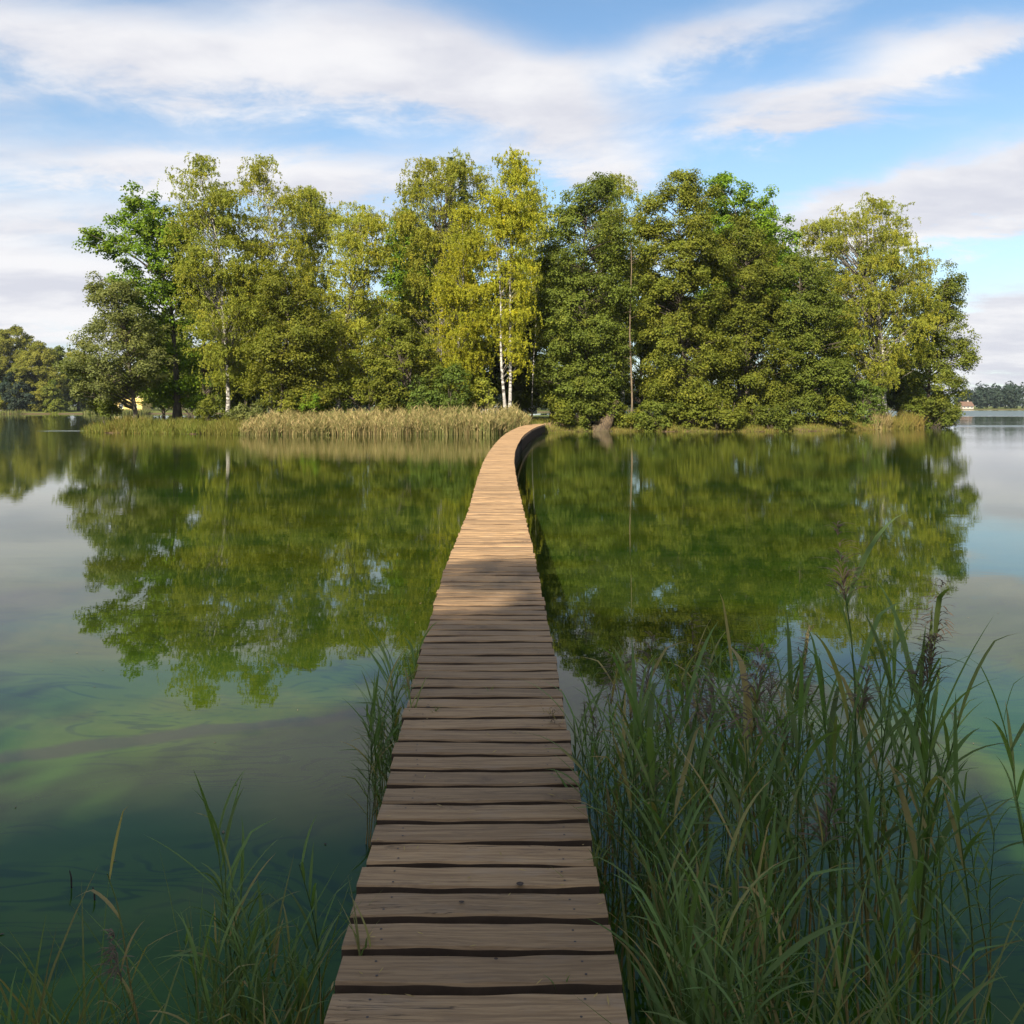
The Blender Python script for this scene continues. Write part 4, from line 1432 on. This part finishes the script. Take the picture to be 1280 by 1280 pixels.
# left of the walk: small clump against the planks, and the sparse stand at the bottom
for k in range(34):
    d = rnd.uniform(4.5, 5.5)
    x = edges(d)[0] - rnd.uniform(.02, .22)
    s = rnd.uniform(.5, .88) if k else 1.0
    place(rnd.choice(GREEN + GREEN + SPRIG + DRY[:1]), (x, d, 0), rnd.uniform(0, 6.28), s * .95, 'reed in the small clump pressed against the left edge of the boardwalk', 'reeds at the left edge of the boardwalk')
at_top(GREEN[1], 300, 955, 3.0, 1.28, 'tallest green reed left of the boardwalk, standing in open water')
for px, ty in ((288, 1010), (312, 1035), (330, 1080), (275, 1070)):
    at_top(rnd.choice(GREEN), px, ty, 2.9, 1.25, 'green reed crowding round the foot of the tallest left-hand reed', 'reeds round the tallest left-hand reed')
at_top(GREEN[9], 405, 985, 3.1, 1.28, 'thin yellowing reed close to the left side of the planks')
at_top(DRY[1], 185, 1085, 2.8, .86, 'dry bent reed standing left of the tallest left-hand reed')
for k in range(30):
    d = rnd.uniform(2.5, 3.3)
    px = rnd.choice([rnd.uniform(255, 400), rnd.uniform(255, 400), rnd.uniform(-20, 260)])
    ty = rnd.uniform(1090, 1230) if px > 255 else rnd.uniform(1215, 1285)
    pr = rnd.choice(GREEN + SPRIG)
    h0 = .65 if pr in SPRIG else 1.25
    at_top(pr, px, ty, d, h0, 'low green reed in the sparse stand at the lower left', 'low reeds at the lower left')
for k in range(4):
    at_top(rnd.choice(DRY), rnd.uniform(20, 330), rnd.uniform(1160, 1250), rnd.uniform(2.5, 3.1), .86,
           'dry brown reed stalk in the sparse stand at the lower left', 'dry reeds at the lower left')
for o in PROTOS:
    del o['_used']
for o in list(COL.objects):
    if '_used' in o:
        del o['_used']
for o in GREEN + HEADS + DRY + SPRIG:                  # a kind that found no place
    if 'label' not in o:
        for c in list(o.children):
            bpy.data.objects.remove(c)
        bpy.data.objects.remove(o)
# two dead stubs standing in open water
for (px, py, h, lab) in ((90, 1110, .085, 'short dead reed stub in open water, the left one of two'), (119, 1125, .06, 'short dead reed stub in open water, the right one of two')):
    d = HC * F / (py - Y0)
    s = MB()
    x = (px - 640) / F * d
    s.tube([(x, d, -.1), (x - .004, d, h * .6), (x - .012, d, h)], [.004, .004, .002], 5)
    tag(s.build('reed_stub', M['nail']), lab, 'reed stub')


# ------------------------------------------------------------------ grass at the planks
def tuft(name, loc, n, H, W, spread, age, label, seed, lean=(.2, .9), cat='grass tuft'):
    r = np.random.default_rng(seed)
    P = np.array(loc) + np.stack([r.normal(0, spread, n), r.normal(0, spread, n), np.zeros(n)], 1)
    return blades(name, P, H * r.uniform(.5, 1.1, n), np.full(n, W) * r.uniform(.7, 1.2, n), r.uniform(*lean, n), r.normal(.5, .15, n), np.clip(r.normal(age, .2, n), 0, 1),
                  M['reed'], label, cat, seg=6, kind=None)


TUFTS = [(545, 889, 7, .055, 'little grass sprig growing between planks at mid boardwalk'), (617, 863, 4, .05, 'single leafy sprout between the planks beyond the grass sprig'),
         (690, 895, 6, .07, 'straw-coloured sprig at the right plank ends'), (455, 1185, 8, .16, 'green grass tuft pushing up through the left plank ends'),
         (745, 1075, 9, .12, 'thin grass at the right plank ends'), (700, 1222, 4, .03, 'tiny straw sprig in the gap near the bottom')]
for q, (px, py, n, h, lab) in enumerate(TUFTS):
    d = (HC - DECK) * F / (py - Y0)
    p = U(px, py, d)
    tuft('grass_tuft', (p.x, p.y, DECK - .03), n, h + .03, .0035, .012, .35 if q != 2 else .9, lab, 300 + q)
tuft('grass_tuft', (-.60, 2.35, .35), 34, .42, .005, .05, .75, 'tangle of dry grass at the bottom left corner of the planks', 320)
for q, (x, y, n, h, ag, lab) in enumerate([(-1.45, 2.75, 60, .55, .25, 'thick grass tuft at the bottom left of the view'), (-.85, 2.75, 70, .60, .15, 'thick green grass tuft beside the lower left planks'),
                                     (.72, 2.35, 60, .75, .15, 'green grass tuft beside the lower right planks'), (1.2, 2.4, 60, .65, .3, 'grass tuft at the foot of the right-hand reeds'),
                                     (.62, 3.1, 46, .70, .25, 'grass tuft against the right plank ends, further out'), (1.75, 2.6, 50, .6, .25, 'grass tuft at the bottom right of the view')]):
    tuft('grass_tuft', (x, y, 0.0), n, h * 1.25, .006, .10, ag, lab, 340 + q, lean=(.1, .7))
# scraps of dry leaf lying on the planks
r = np.random.default_rng(71)
m = 46
py = r.uniform(830, 1270, m)
dd = (HC - DECK) * F / (py - Y0)
xs = np.array([edges(v)[0] + (edges(v)[1] - edges(v)[0]) * u for v, u in zip(dd, r.random(m))])
P = np.stack([xs, dd, np.full(m, DECK + .009)], 1)
N = np.tile([0, 0, 1.0], (m, 1)) + r.normal(size=(m, 3)) * .12
tag(leaves('leaf_litter', P, N, r.uniform(.006, .022, m), r.uniform(.002, .004, m), r.normal(.6, .2, m), np.full(m, .9), M['reed'], None, r),
    'scraps of dry reed leaf scattered on the near planks', 'leaf litter', kind='stuff')


r = np.random.default_rng(77)
m = 130
dd = r.uniform(3.4, 16, m)
xs = r.uniform(-.62, .62, m) * dd
P = np.stack([xs, dd, np.full(m, .004)], 1)
keep = np.array([not (edges(b)[0] - .1 < a < edges(b)[1] + .1) for a, b in zip(xs, dd)])
P = P[keep]
m = len(P)
N = np.tile([0, 0, 1.0], (m, 1)) + r.normal(size=(m, 3)) * .08
tag(leaves('floating_leaves', P, N, r.uniform(.006, .02, m), r.uniform(.003, .008, m), r.normal(.4, .25, m), r.random(m), M['reed_head'], None, r),
    'scraps of leaf and reed floating on the near water', 'floating leaves', kind='stuff')

# ------------------------------------------------------------------ the air
hz, t = new_mat('air')
pv_ = t.n('ShaderNodeVolumePrincipled')
pv_.inputs['Color'].default_value = (0.80, 0.88, 1.0, 1)
pv_.inputs['Density'].default_value = 0.00008
pv_.inputs['Anisotropy'].default_value = 0.2
t.put(t.out.inputs['Volume'], pv_.outputs[0])
hb = MB()
hb.box((0, 1000, 15.0), (5200, 3600, 36.0))
tag(hb.build('haze', hz), 'thin pale haze over the lake and the far shore', 'haze', kind='stuff')
